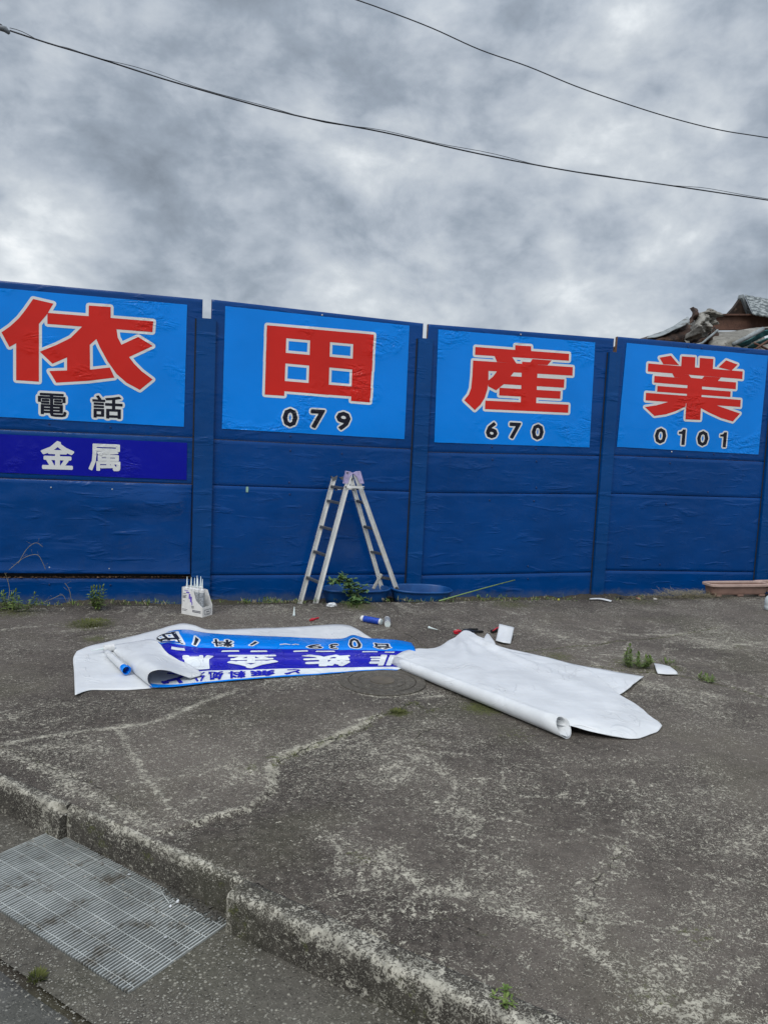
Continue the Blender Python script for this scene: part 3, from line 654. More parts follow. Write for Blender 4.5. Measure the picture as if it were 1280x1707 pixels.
# ------------------------------------------------------------------ lettering helpers
GL = {"電":[[[223,245],[223,229],[129,229],[129,212],[240,212],[240,156],[220,156],[220,196],[129,196],[129,131],[108,131],[108,196],[19,196],[19,156],[0,156],[0,212],[108,212],[108,229],[16,229],[16,245]],[[34,181],[34,167],[94,167],[94,181]],[[144,181],[144,167],[205,167],[205,181]],[[28,152],[28,138],[94,138],[94,152]],[[144,152],[144,138],[212,138],[212,152]],[[25,122],[216,122],[216,38],[128,38],[128,29],[132,19],[149,17],[212,17],[227,23],[232,51],[250,43],[241,9],[214,0],[148,0],[116,6],[108,29],[108,38],[45,38],[45,23],[25,23]],[[45,106],[108,106],[108,87],[45,87]],[[128,106],[128,87],[195,87],[195,106]],[[108,73],[45,73],[45,53],[108,53]],[[195,73],[195,53],[128,53],[128,73]]],"話":[[[11,167],[90,167],[90,151],[11,151]],[[11,131],[11,116],[90,116],[90,131]],[[0,203],[0,186],[100,186],[100,203]],[[46,250],[31,242],[51,206],[67,215]],[[235,231],[185,218],[185,166],[248,166],[248,146],[185,146],[185,101],[234,101],[234,1],[214,1],[214,11],[136,11],[136,0],[117,0],[117,101],[166,101],[166,146],[107,146],[107,166],[166,166],[166,214],[114,207],[109,223],[170,233],[221,247]],[[136,82],[214,82],[214,29],[136,29]],[[11,96],[11,4],[29,4],[29,17],[92,17],[92,96]],[[29,78],[74,78],[74,34],[29,34]]],"金":[[[124,239],[143,231],[136,221],[188,181],[250,152],[236,135],[193,155],[193,138],[135,138],[135,102],[228,102],[228,84],[135,84],[135,18],[240,18],[240,0],[10,0],[10,18],[114,18],[114,84],[22,84],[22,102],[114,102],[114,138],[56,138],[56,153],[14,134],[0,152],[72,187]],[[96,180],[63,157],[190,157],[155,180],[125,207]],[[187,78],[205,71],[174,22],[159,29],[174,53]],[[76,53],[61,78],[45,71],[59,46],[69,23],[87,30]]],"属":[[[31,250],[243,250],[243,190],[52,190],[52,167],[46,84],[19,2],[0,13],[26,89],[31,167]],[[52,233],[52,208],[222,208],[222,233]],[[231,170],[218,184],[150,176],[68,172],[73,158],[144,161],[144,145],[74,145],[74,97],[144,97],[144,81],[63,81],[63,0],[82,0],[82,66],[144,66],[144,43],[94,42],[95,25],[199,31],[206,17],[219,22],[194,61],[181,57],[190,45],[163,44],[163,66],[228,66],[227,17],[197,16],[203,1],[225,1],[239,3],[246,9],[248,20],[248,81],[163,81],[163,97],[235,97],[235,145],[163,145],[163,162]],[[94,132],[94,111],[144,111],[144,132]],[[163,132],[215,132],[215,111],[163,111]]],"0":[[[79,250],[136,216],[157,125],[136,34],[79,0],[22,34],[0,125],[22,216]],[[47,192],[35,125],[47,58],[79,33],[111,58],[122,125],[111,192],[79,217]]],"7":[[[160,250],[48,0],[16,14],[107,216],[0,216],[0,250]]],"9":[[[130,225],[152,161],[124,72],[54,0],[32,26],[82,70],[107,117],[89,110],[69,107],[20,127],[0,178],[20,227],[74,250]],[[46,206],[75,217],[104,204],[116,173],[114,153],[94,143],[76,140],[47,151],[35,178]]],"6":[[[98,250],[25,175],[0,86],[22,24],[79,0],[129,22],[150,73],[131,124],[82,144],[61,141],[44,134],[72,184],[119,223]],[[56,108],[36,98],[43,51],[76,33],[105,44],[115,73],[104,100],[75,111]]],"1":[[[36,250],[0,250],[0,0],[36,0]]],"3":[[[105,233],[125,186],[117,154],[94,132],[120,109],[129,74],[107,21],[52,0],[26,4],[0,14],[0,52],[27,38],[54,33],[83,44],[94,72],[80,102],[41,113],[41,145],[78,154],[90,180],[78,207],[48,217],[28,214],[6,206],[6,240],[28,248],[53,250]]],"非":[[[143,250],[164,250],[164,209],[242,209],[242,189],[164,189],[164,148],[236,148],[236,129],[164,129],[164,86],[246,86],[246,66],[164,66],[164,0],[143,0]],[[102,250],[102,0],[81,0],[81,66],[0,66],[0,86],[81,86],[81,129],[11,129],[11,148],[81,148],[81,189],[6,189],[6,210],[81,210],[81,250]]],"鉄":[[[61,250],[34,212],[0,183],[9,162],[26,178],[26,162],[53,162],[53,132],[9,132],[9,115],[53,115],[53,37],[5,28],[9,9],[110,33],[109,49],[70,41],[70,115],[107,115],[107,132],[70,132],[70,162],[98,162],[98,180],[29,180],[45,198],[61,218],[85,198],[105,180],[114,196],[70,232],[76,243]],[[168,247],[188,247],[188,200],[239,200],[239,181],[188,181],[187,128],[245,128],[245,109],[188,109],[210,53],[250,18],[236,1],[201,32],[178,78],[155,36],[110,0],[96,15],[147,58],[165,109],[115,109],[115,128],[168,128],[168,181],[141,181],[134,160],[126,142],[109,153],[124,191],[133,237],[152,234],[146,200],[168,200]],[[89,104],[104,99],[89,50],[77,54]],[[38,75],[42,51],[28,46],[24,71],[18,97],[31,101]]],"無":[[[101,55],[82,53],[88,3],[108,6]],[[167,31],[156,56],[137,53],[147,27],[154,3],[174,7]],[[233,34],[212,61],[193,55],[213,27],[229,0],[249,7]],[[35,60],[54,55],[39,25],[20,0],[1,8],[20,31]],[[78,244],[63,219],[236,219],[236,200],[207,200],[207,155],[237,155],[237,136],[207,136],[207,90],[244,90],[244,71],[4,71],[4,90],[41,90],[41,136],[12,136],[12,155],[41,155],[41,190],[17,166],[0,179],[33,211],[58,250]],[[59,155],[89,155],[89,200],[59,200]],[[107,200],[139,200],[139,155],[107,155]],[[156,200],[156,155],[188,155],[188,200]],[[59,90],[59,136],[89,136],[89,90]],[[107,136],[139,136],[139,90],[107,90]],[[156,136],[156,90],[188,90],[188,136]]],"料":[[[216,246],[196,246],[196,91],[109,75],[113,57],[196,72],[196,0],[216,0],[216,76],[250,82],[247,100],[216,95]],[[66,245],[66,156],[110,156],[110,137],[66,137],[66,133],[106,80],[93,64],[66,110],[66,0],[47,0],[47,110],[30,68],[10,34],[0,53],[23,91],[42,137],[4,137],[4,156],[47,156],[47,245]],[[93,230],[85,199],[75,169],[88,165],[110,225]],[[31,198],[37,170],[21,166],[16,194],[6,225],[21,229]],[[164,211],[183,194],[172,179],[154,196],[130,213],[140,227]],[[151,145],[171,129],[161,113],[141,130],[116,145],[125,160]]],"処":[[[44,245],[28,167],[0,106],[15,92],[27,111],[36,132],[47,100],[60,74],[35,40],[5,16],[18,0],[47,24],[72,56],[128,15],[196,6],[243,6],[250,25],[197,25],[134,34],[81,73],[100,128],[112,198],[96,200],[56,200],[63,243]],[[134,227],[206,227],[207,68],[222,67],[226,72],[227,91],[242,85],[237,60],[224,53],[208,53],[192,58],[189,76],[189,209],[152,209],[152,174],[147,111],[123,49],[107,60],[129,117],[134,174]],[[52,182],[46,160],[56,123],[69,93],[82,134],[91,182]]],"分":[[[171,247],[206,191],[250,147],[233,130],[190,179],[153,239]],[[76,246],[98,240],[73,191],[40,149],[209,149],[203,49],[192,13],[183,6],[171,4],[128,4],[125,15],[121,25],[169,24],[173,26],[182,55],[187,128],[113,128],[89,53],[18,0],[6,17],[71,64],[92,128],[39,128],[39,147],[17,127],[0,143],[44,188]]],"ど":[[[208,250],[232,210],[217,203],[192,244]],[[176,238],[200,198],[184,191],[160,232]],[[31,235],[50,189],[70,149],[150,193],[159,200],[171,178],[111,147],[67,122],[36,94],[24,63],[42,34],[93,23],[144,26],[187,33],[187,7],[146,2],[94,0],[27,14],[0,60],[13,101],[51,136],[8,226]]],"台":[[[21,114],[21,0],[42,0],[42,15],[173,15],[173,1],[195,1],[195,114]],[[42,95],[173,95],[173,34],[42,34]],[[105,241],[85,250],[49,202],[22,173],[10,162],[0,157],[7,137],[43,142],[189,150],[206,126],[223,139],[192,178],[151,218],[135,207],[174,168],[35,161],[71,198]]],"株":[[[44,243],[44,192],[6,192],[6,173],[42,173],[24,118],[0,73],[11,54],[29,87],[44,130],[44,0],[63,0],[63,140],[84,99],[96,114],[63,164],[63,173],[97,173],[97,192],[63,192],[63,243]],[[181,243],[181,193],[233,193],[233,175],[181,175],[181,128],[243,128],[243,110],[193,110],[219,65],[250,30],[236,15],[206,51],[181,98],[181,0],[162,0],[162,95],[133,48],[97,13],[84,28],[121,63],[150,110],[99,110],[99,128],[162,128],[162,175],[129,175],[121,154],[112,136],[96,146],[113,184],[123,230],[141,227],[134,193],[162,193],[162,243]]],"田":[[[0,250],[240,250],[240,0],[218,0],[218,18],[22,18],[22,0],[0,0]],[[22,228],[107,228],[107,147],[22,147]],[[129,228],[218,228],[218,147],[129,147]],[[22,124],[22,41],[107,41],[107,124]],[[129,124],[218,124],[218,41],[129,41]]]}
GL['1'] = [[[0,178],[0,208],[34,214],[56,228],[66,250],[112,250],[112,0],[58,0],[58,178]]]
def inside_eo(px, py, loops):
    c = np.zeros(px.shape, bool)
    for lp in loops:
        a = np.array(lp, float); b = np.roll(a, -1, 0)
        for (x0_, y0_), (x1_, y1_) in zip(a, b):
            if y0_ == y1_: continue
            c ^= ((y0_ > py) != (y1_ > py)) & (px < (x1_-x0_)*(py-y0_)/(y1_-y0_)+x0_)
    return c
def fill(polys=(), evenodd=(), r=0.):
    """union of polygons, or an even-odd outline, swelled by r: vertices and triangles"""
    V = []; E = []; Fc = []
    def addp(lp, face):
        b = len(V); V.extend(Vector(p) for p in lp); n = len(lp)
        if face: Fc.append(list(range(b, b+n)))
        else: E.extend((b+i, b+(i+1) % n) for i in range(n))
    def area(lp): return sum(a[0]*b[1]-b[0]*a[1] for a, b in zip(lp, lp[1:]+lp[:1]))
    polys = [[tuple(map(float, p)) for p in lp] for lp in polys]
    for lp in polys: addp(lp if area(lp) > 0 else lp[::-1], False)
    for lp in evenodd: addp([tuple(map(float, p)) for p in lp], False)
    if r > 0:
        for lp in list(polys)+[[tuple(map(float, p)) for p in l] for l in evenodd]:
            for a, b in zip(lp, lp[1:]+lp[:1]):
                d = math.hypot(b[0]-a[0], b[1]-a[1])
                if d < 1e-9: continue
                th = math.atan2(b[1]-a[1], b[0]-a[0])
                cap = [(b[0]+r*math.cos(th+t), b[1]+r*math.sin(th+t)) for t in np.linspace(-math.pi/2, math.pi/2, 5)] + [(a[0]+r*math.cos(th+t), a[1]+r*math.sin(th+t)) for t in np.linspace(math.pi/2, 1.5*math.pi, 5)]
                addp(cap, True)
    vo, eo, fo, ov, oe, of = delaunay_2d_cdt(V, E, Fc, 0, 1e-5)
    vo = [tuple(v) for v in vo]
    tri = np.array([f for f in fo if len(f) == 3]); of = [o for f, o in zip(fo, of) if len(f) == 3]
    va = np.array(vo); cen = va[tri].mean(1)
    ok = np.array([len(o) > 0 for o in of])
    for lp in polys: ok |= inside_eo(cen[:, 0], cen[:, 1], [lp])
    if evenodd: ok |= inside_eo(cen[:, 0], cen[:, 1], evenodd)
    return vo, [tuple(int(i) for i in t) for t in tri[ok]]
def glyph(ch, w, h, bold=0.):
    """outline of a character scaled to w x h with room for the swelling, origin lower left"""
    L = GL[ch]; xs_ = [p[0] for l in L for p in l]; ys_ = [p[1] for l in L for p in l]
    W_, H_ = max(xs_)-min(xs_), max(ys_)-min(ys_)
    return [[(bold+(x-min(xs_))*(w-2*bold)/W_, bold+(y-min(ys_))*(h-2*bold)/H_) for x, y in l] for l in L]
def wall_faces(vt, y, sag=None):
    v, t = vt; return MB().add([(x, y, z) for x, z in v], [tuple(reversed(f)) if False else f for f in t])
def xz(p, Y=-.006): q = WL(p[0], p[1], Y); return (float(q[0]), float(q[2]))
YF = -.0062
def letter(parent, ch, box, mat, outline_mat, bold, out, y=YF):
    """box: left, top, right, bottom in the photograph"""
    a, b, c, d = xz((box[0], box[1])), xz((box[2], box[1])), xz((box[0], box[3])), xz((box[2], box[3]))
    # the box edges follow the lean of the sign: width from x, height from z at its middle
    xc, zc_ = xz(((box[0]+box[2])/2, (box[1]+box[3])/2))
    w = (b[0]-a[0]+d[0]-c[0])/2; sl_ = (xz((box[2], (box[1]+box[3])/2))[0]-xz((box[0], (box[1]+box[3])/2))[0])
    px_, pz_ = sl_, xz(((box[0]+box[2])/2, box[1]))[1]-xz(((box[0]+box[2])/2, box[3]))[1]
    g = [[(xc-px_/2+x, zc_-pz_/2+z) for x, z in l] for l in glyph(ch, px_, pz_, bold)]
    o = wall_faces(fill(evenodd=g, r=bold), y-.0024).build('character' if not ch.isdigit() else 'digit', mat, parent)
    if out: wall_faces(fill(evenodd=g, r=bold+out), y-.0012).build('outline', outline_mat, o)
def sign_film(name, label, quad, mat):
    q = [xz(p) for p in quad]                               # tl, tr, br, bl
    c = ((q[0][0]+q[1][0])/2, 0, q[3][1])
    t = thing(name, label, 'sign', c)
    nx, nz = 40, 24; V = []
    for j in range(nz+1):
        for i in range(nx+1):
            u, v = i/nx, j/nz
            L = (q[3][0]*(1-v)+q[0][0]*v, q[3][1]*(1-v)+q[0][1]*v); Rr = (q[2][0]*(1-v)+q[1][0]*v, q[2][1]*(1-v)+q[1][1]*v)
            x, z = L[0]*(1-u)+Rr[0]*u, L[1]*(1-u)+Rr[1]*u
            V.append((x + (.0015*fbm(z*12, u, 0) if i in (0, nx) else 0), YF, z+(.0015*fbm(x*12, v, 2) if j in (0, nz) else 0)))
    n = nx+1
    m = MB().add(V, [(j*n+i, j*n+i+1, (j+1)*n+i+1, (j+1)*n+i) for j in range(nz) for i in range(nx)])
    m.build('film', mat, t, smooth=True)
    return t
def big_char(parent, polys, sc, ox, oy):
    W_ = [[xz((ox+x/sc, oy+y/sc)) for x, y in p] for p in polys]
    o = wall_faces(fill(polys=W_), YF-.0024).build('character', M_film_red, parent)
    wall_faces(fill(polys=W_, r=.023), YF-.0012).build('outline', M_film_white, o)
A_TL = (0-30, 479.4-2.8)
sA = sign_film('wall_sign', 'leftmost light blue sign film with a wide red character over two black ones', [(-40, 476), (312, 507.5), (306.5, 711.4), (-40, 692.5)], M_film)
big_char(sA, [[(262,38),(422,75),(370,162),(308,235),(308,692),(128,680),(128,388),(75,418),(12,302),(80,255),(150,190),(205,120)],
  [(375,148),(1212,215),(1205,300),(375,235)], [(702,90),(875,102),(875,220),(700,200)],
  [(650,256),(560,345),(450,400),(315,455),(415,550),(530,500),(640,440),(760,355),(830,230),(690,215)],
  [(530,450),(530,615),(712,612),(710,400),(765,352),(700,300)],
  [(390,608),(530,603),(712,597),(868,580),(905,660),(700,685),(445,700)],
  [(750,330),(790,420),(850,530),(920,630),(1000,700),(1105,757),(1207,675),(1120,610),(1060,550),(1020,497),(965,410),(930,340),(922,280),(800,240)],
  [(955,402),(1092,338),(1207,410),(1018,498),(940,450)]], 4.741, 0, 490)
letter(sA, '電', (63.3, 655.5, 111.4, 694.5), M_film_black, M_film_white, .0042, .018)
letter(sA, '話', (154, 659.5, 204.6, 697.5), M_film_black, M_film_white, .0042, .018)
sA2 = sign_film('wall_sign', 'narrow dark blue sign film with two white characters under the first sign', [(-40, 721.5), (312, 738), (311, 800), (-40, 786)], M_film_navy)
letter(sA2, '金', (68.2, 735, 123.9, 782.5), M_film_white, None, .009, 0)
letter(sA2, '属', (148, 740, 201, 785), M_film_white, None, .0062, 0)
sB = sign_film('wall_sign', 'light blue sign film with a red box shaped character over black 079', [(375.6, 509.7), (682.5, 542.5), (674, 732), (370, 714.4)], M_film)
big_char(sB, [[(400,198),(505,207),(492,575),(388,568)], [(862,238),(970,248),(948,610),(848,602)], [(632,218),(738,228),(728,570),(620,560)],
  [(400,198),(970,248),(966,308),(397,258)], [(395,336),(963,386),(960,444),(393,392)], [(392,487),(955,534),(951,586),(390,542)]], 3.2, 320, 480)
for ch, bx in (('0', (471, 680.5, 496, 711.5)), ('7', (517.3, 682.5, 541.5, 714)), ('9', (560, 686, 584.3, 717))): letter(sB, ch, bx, M_film_black, M_film_white, .0080, .0145)
sC = sign_film('wall_sign', 'light blue sign film with a red many-barred character and black 670', [(730.5, 548.7), (992, 570.5), (982.3, 745.8), (723.8, 737.3)], M_film)
big_char(sC, [[(195,110),(1148,180),(1145,250),(192,190)], [(600,92),(762,103),(762,175),(600,165)], [(390,203),(570,213),(612,278),(415,262)],
  [(775,233),(970,247),(928,295),(742,285)], [(172,248),(1185,315),(1182,402),(170,345)],
  [(172,248),(330,258),(328,450),(318,540),(290,630),(245,700),(190,752),(82,652),(128,595),(152,530),(165,400)],
  [(420,350),(375,412),(322,455),(325,510),(405,552),(480,492),(555,405),(600,350)], [(480,403),(1100,440),(1095,525),(445,487)],
  [(440,525),(1062,560),(1058,637),(437,603)], [(297,655),(1142,697),(1138,780),(292,742)], [(670,260),(830,270),(812,705),(655,695)]], 6.095, 760, 560)
for ch, bx in (('6', (809.7, 703.2, 829.4, 730.6)), ('7', (848.4, 704.2, 867.7, 731.5)), ('0', (885.8, 706.7, 906, 733.2))): letter(sC, ch, bx, M_film_black, M_film_white, .0080, .0145)
sD = sign_film('wall_sign', 'light blue sign film with a red crown topped character over black 0101', [(1044.5, 571.3), (1280, 592.5), (1264, 757.6), (1028, 744.8)], M_film)
big_char(sD, [[(135,172),(1197,262),(1192,348),(130,262)], [(513,93),(665,103),(660,225),(505,210)], [(715,110),(868,122),(860,240),(710,228)],
  [(262,108),(390,85),(482,192),(305,182)], [(1010,137),(1140,185),(1072,252),(925,216)], [(405,283),(590,300),(628,348),(430,328)],
  [(765,316),(952,330),(915,372),(733,352)], [(205,312),(1122,385),(1118,462),(200,387)], [(240,425),(1062,487),(1058,550),(235,490)],
  [(110,502),(1175,582),(1170,662),(105,587)], [(582,330),(745,345),(720,808),(552,800)],
  [(350,608),(560,560),(556,655),(440,710),(330,745),(205,762),(98,662),(230,642)], [(722,570),(935,655),(1050,695),(1167,735),(1085,825),(950,785),(820,725),(722,672)]], 6.737, 1060, 580)
for ch, bx in (('0', (1091, 713.3, 1110.3, 739.5)), ('1', (1130.5, 715.5, 1141.8, 741.5)), ('0', (1161.5, 718, 1180.3, 743.5)), ('1', (1199.5, 720.3, 1210.5, 745.3))): letter(sD, ch, bx, M_film_black, M_film_white, .0075 if ch == '0' else .001, .015)

# ================================================================== VINYL SHEETS
def cr1(A, n):
    """Catmull-Rom through the rows of A along axis 0"""
    A = np.array(A, float); k = len(A); out = []
    E_ = np.concatenate([[2*A[0]-A[1]], A, [2*A[-1]-A[-2]]])
    for i in range(k-1):
        p0, p1, p2, p3 = E_[i:i+4]
        for j in range(n):
            t = j/n; out.append(.5*((2*p1)+(p2-p0)*t+(2*p0-5*p1+4*p2-p3)*t*t+(3*p1-p0-3*p2+p3)*t**3))
    out.append(A[-1]); return np.array(out)
def surface(ctrl, n=8, lift=0.):
    """ctrl: rows of (px, py, height) -> dense array of world points; picture points dropped onto their height"""
    W_ = np.array([[G(x, y, h+lift) for x, y, h in row] for row in ctrl])
    D = cr1(W_, n); D = np.swapaxes(cr1(np.swapaxes(D, 0, 1), n), 0, 1)
    D[..., 2] = np.maximum(D[..., 2], .003+lift)
    return D
def cloth(name, D, mats, parent, midx=None, ripple=.0025, seed=0, thick=.0016):
    D = D.copy(); ny, nx = D.shape[:2]
    for j in range(ny):
        for i in range(nx):
            x, y, z = D[j, i]; D[j, i, 2] += ripple*(fbm(x*5+seed, y*7, seed)+.5*fbm(x*14, y*16+seed, 1)) + ripple*.6
    c = D.reshape(-1, 3); o = (float(c[:, 0].mean()), float(c[:, 1].mean()), float(c[:, 2].min()))
    ob = grid_mesh(name, D, mats, parent, midx=midx, origin=o)
    md = ob.modifiers.new('thickness', 'SOLIDIFY'); md.thickness = thick; md.offset = -1
    return ob, D

# --- left: white backing sheet with the old printed banner on it
old = thing('printed_banner', 'old printed banner in light and dark blue lying face up on its white sheet', 'banner', G(430, 1095))
back_rows = [
  [(128,1086,.010),(150,1077,.012),(185,1069,.015),(220,1061,.018),(262,1050,.02),(300,1040,.025),(322,1042,.02),(352,1050,.012),(420,1048,.01),(500,1045,.012),(566,1041,.018),(592,1047,.02),(612,1060,.015),(640,1074,.01)],
  [(122,1098,.004),(150,1092,.006),(185,1086,.006),(220,1078,.008),(262,1068,.008),(300,1060,.008),(325,1060,.006),(355,1064,.005),(420,1064,.004),(500,1062,.004),(560,1062,.005),(590,1066,.005),(615,1074,.004),(645,1082,.004)],
  [(123,1115,.004),(152,1112,.005),(186,1108,.005),(222,1102,.005),(262,1094,.005),(300,1088,.004),(330,1086,.004),(360,1086,.004),(425,1085,.004),(500,1082,.004),(560,1080,.004),(592,1082,.004),(620,1086,.004),(650,1090,.004)],
  [(124,1136,.004),(154,1132,.005),(188,1129,.006),(224,1125,.005),(262,1118,.005),(300,1112,.004),(335,1108,.004),(365,1106,.004),(430,1102,.004),(500,1099,.004),(560,1096,.004),(595,1096,.004),(625,1098,.004),(652,1100,.004)],
  [(125,1159,.018),(150,1151,.004),(190,1150.5,.004),(225,1150,.004),(262,1146,.004),(300,1136,.003),(340,1131,.003),(370,1129,.003),(435,1124,.003),(505,1119,.003),(560,1115,.003),(598,1112,.003),(628,1111,.003),(653,1109,.003)]]
cloth('backing_sheet', surface(back_rows[::-1], 6), M_sheet, old, ripple=.002, seed=3)
#       columns: x stations; rows back to front
ban_rows = [
  [(262,1070,.010),(270,1060,.03),(285,1052,.055),(312,1050,.07),(350,1056,.06),(430,1060,.045),(520,1064,.04),(568,1065,.04),(588,1059,.055),(612,1064,.045),(660,1067,.04),(686,1072,.035)],
  [(258,1072,.02),(264,1062,.05),(282,1057,.08),(312,1056,.095),(350,1062,.085),(430,1066,.07),(520,1070,.06),(568,1070,.062),(590,1067,.07),(614,1070,.065),(662,1073,.058),(690,1078,.05)],
  [(262,1074,.02),(274,1068,.06),(292,1068,.085),(318,1070,.09),(352,1073,.085),(430,1075,.075),(520,1077,.065),(568,1078,.065),(592,1078,.068),(618,1079,.066),(664,1081,.058),(692,1083,.05)],
  [(264,1076,.02),(280,1072,.05),(298,1076,.065),(322,1079,.07),(354,1081,.07),(430,1082,.065),(520,1083,.058),(568,1084,.056),(594,1084,.056),(620,1085,.055),(665,1086,.05),(692,1088,.04)],
  [(264,1082,.02),(282,1086,.045),(300,1089,.06),(324,1090,.065),(354,1090,.065),(430,1090,.06),(520,1090,.055),(568,1090,.052),(594,1090,.05),(620,1090,.05),(660,1091,.045),(688,1093,.035)],
  [(262,1092,.01),(284,1098,.02),(302,1102,.025),(326,1103,.028),(356,1102,.028),(430,1101,.028),(520,1100,.025),(568,1100,.024),(594,1099,.024),(620,1099,.022),(656,1099,.02),(680,1101,.015)],
  [(256,1112,.006),(284,1116,.008),(304,1118,.010),(328,1119.5,.012),(358,1118.5,.014),(430,1116.5,.014),(520,1114.5,.013),(566,1113.5,.012),(592,1113,.012),(616,1112.5,.012),(650,1112,.012),(672,1113,.01)],
  [(250,1124,.005),(278,1126,.005),(302,1127.5,.006),(328,1127,.008),(358,1125,.008),(430,1122,.008),(520,1118.5,.008),(564,1117,.008),(590,1116,.008),(614,1115,.008),(646,1114,.008),(668,1115,.008)],
  [(249,1140,.003),(275,1141.5,.003),(300,1141,.003),(328,1138.5,.004),(358,1135.5,.004),(430,1129.5,.004),(520,1123.5,.004),(562,1120.5,.004),(588,1118.5,.004),(612,1117.2,.004),(643,1115.6,.004),(664,1116.4,.004)],
  [(250,1146,.003),(275,1146,.003),(300,1144.5,.003),(328,1141,.003),(358,1137.5,.003),(430,1131.5,.003),(520,1125.5,.003),(561,1122,.003),(587,1119.8,.003),(611,1118.4,.003),(642,1116.8,.003),(662,1117.5,.003)]]
NBN = 7
DB = surface(ban_rows[::-1], NBN, .008)                    # index 0 = front edge
ny, nx = DB.shape[:2]
mid = np.zeros((ny-1, nx-1), int)
rowband = [0, 1, 1, 2, 2, 2, 3, 3, 3]                      # light blue hem, white, navy, light blue
for j in range(ny-1): mid[j, :] = rowband[min(j//NBN, 8)]
ob, DBr = cloth('printed_sheet', DB, [M_prt_blue, M_prt_white, M_prt_navy, M_prt_blue], old, midx=mid, ripple=.0022, seed=5, thick=.001)
def surf_at(D, u, v):
    """u, v in control cell units -> point and normal on the drawn surface"""
    x = min(max(u*NBN, 0), D.shape[1]-1.001); y = min(max(v*NBN, 0), D.shape[0]-1.001)
    i, j = int(x), int(y); a, b = x-i, y-j
    p = D[j, i]*(1-a)*(1-b)+D[j, i+1]*a*(1-b)+D[j+1, i]*(1-a)*b+D[j+1, i+1]*a*b
    n = np.cross(D[j, i+1]-D[j, i], D[j+1, i]-D[j, i]); n /= np.linalg.norm(n)+1e-12
    return p, (n if n[2] > 0 else -n)
STX = [r[0] for r in ban_rows[5]]
def ucol(px, row=5):
    xs_ = [r[0] for r in ban_rows[row]]
    return float(np.interp(px, xs_, range(len(xs_))))
def decal(parent, name, vt, fmap, mat, off=.0022, outl=None):
    v, t = vt
    v = [tuple(q) for q in v]; tt = [tuple(q) for q in t]
    for _ in range(2):                                      # split long triangles so the print follows the folds
        nv = list(v); cache = {}; out = []
        def mp(a, b):
            k = (min(a, b), max(a, b))
            if k not in cache: cache[k] = len(nv); nv.append(((v[a][0]+v[b][0])/2, (v[a][1]+v[b][1])/2))
            return cache[k]
        for a, b, c in tt:
            x, y, z = mp(a, b), mp(b, c), mp(c, a); out += [(a, x, z), (x, b, y), (z, y, c), (x, y, z)]
        v, tt = nv, out
    P_ = []
    for q in v:
        u_, v_ = fmap(*q); p, n = surf_at(DBr, u_, v_); P_.append(p+n*off)
    return MB().add(P_, tt).build(name, mat, parent, smooth=True)
def ban_glyph(ch, px0, px1, v0, v1, mat, row, bold=.02, outline=0., omat=None):
    """character upside down (read from the wall side) between two picture columns and two fold rows"""
    u0, u1 = ucol(px0, row), ucol(px1, row)
    fm = lambda x, y: (u1-(u1-u0)*x, v1-(v1-v0)*y)
    g = glyph(ch, 1., 1., bold)
    if outline: decal(ob, 'outline', fill(evenodd=g, r=bold+outline), fm, omat, .0020)
    decal(ob, 'character', fill(evenodd=g, r=bold), fm, mat, .0032)
# navy strip (rows v 3..6)
for ch, a, b in (('属', 306, 358), ('金', 382, 463), ('鉄', 500, 583), ('非', 617, 668)):
    ban_glyph(ch, a, b, 3.15, 4.75, M_prt_white, 5, .042)
# slivers of the tops of the same print, beyond the crest
for a, b in ((286, 310), (372, 402), (418, 446), (486, 512), (524, 556), (604, 630), (640, 655)):
    u0, u1 = ucol(a, 4), ucol(b, 4); decal(ob, 'sliver', fill(polys=[[(0, 0), (1, .15), (.96, 1), (.06, .8)]]), lambda x, y, u0=u0, u1=u1: (u0+(u1-u0)*x, 5.22+.35*y), M_prt_white, .003)
# white strip (rows v 1..3)
for ch, a, b in (('分', 322, 345), ('処', 350, 376), ('料', 384, 412), ('無', 418, 458), ('ど', 472, 498)):
    ban_glyph(ch, a, b, 1.1, 2.75, M_prt_navy, 7, .04)
ban_glyph('ど', 270, 308, 1.0, 2.4, M_prt_navy, 7, .04)
# light blue strip (rows v 6..9)
for ch, a, b, v0, v1 in (('田', 273, 308, 6.3, 8.3), ('料', 358, 392, 6.3, 7.6), ('台', 626, 652, 6.4, 7.7), ('0', 582, 606, 6.4, 8.2), ('9', 510, 534, 6.15, 7.3), ('3', 545, 562, 6.2, 7.5)):
    ban_glyph(ch, a, b, v0, v1, M_prt_black, 3, .03, .09, M_prt_white)
for a, b, v0, v1 in ((322, 340, 6.3, 7.6), (416, 430, 6.6, 7.5)):
    u0, u1 = ucol(a, 3), ucol(b, 3); fm = lambda x, y, u0=u0, u1=u1, v0=v0, v1=v1: (u0+(u1-u0)*x, v0+(v1-v0)*y)
    poly = [[(.1, .1), (.35, .0), (.95, .8), (.7, 1.)]]
    decal(ob, 'outline', fill(polys=poly, r=.16), fm, M_prt_white, .0020); decal(ob, 'character', fill(polys=poly), fm, M_prt_black, .0032)
for a, b in ((465, 482), (484, 496)):
    u0, u1 = ucol(a, 3), ucol(b, 3); decal(ob, 'sliver', fill(polys=[[(0, .0), (.5, .5), (1, .1), (1, .5), (.5, 1), (0, .5)]]), lambda x, y, u0=u0, u1=u1: (u0+(u1-u0)*x, 7.0+.3*y), M_prt_white, .003)
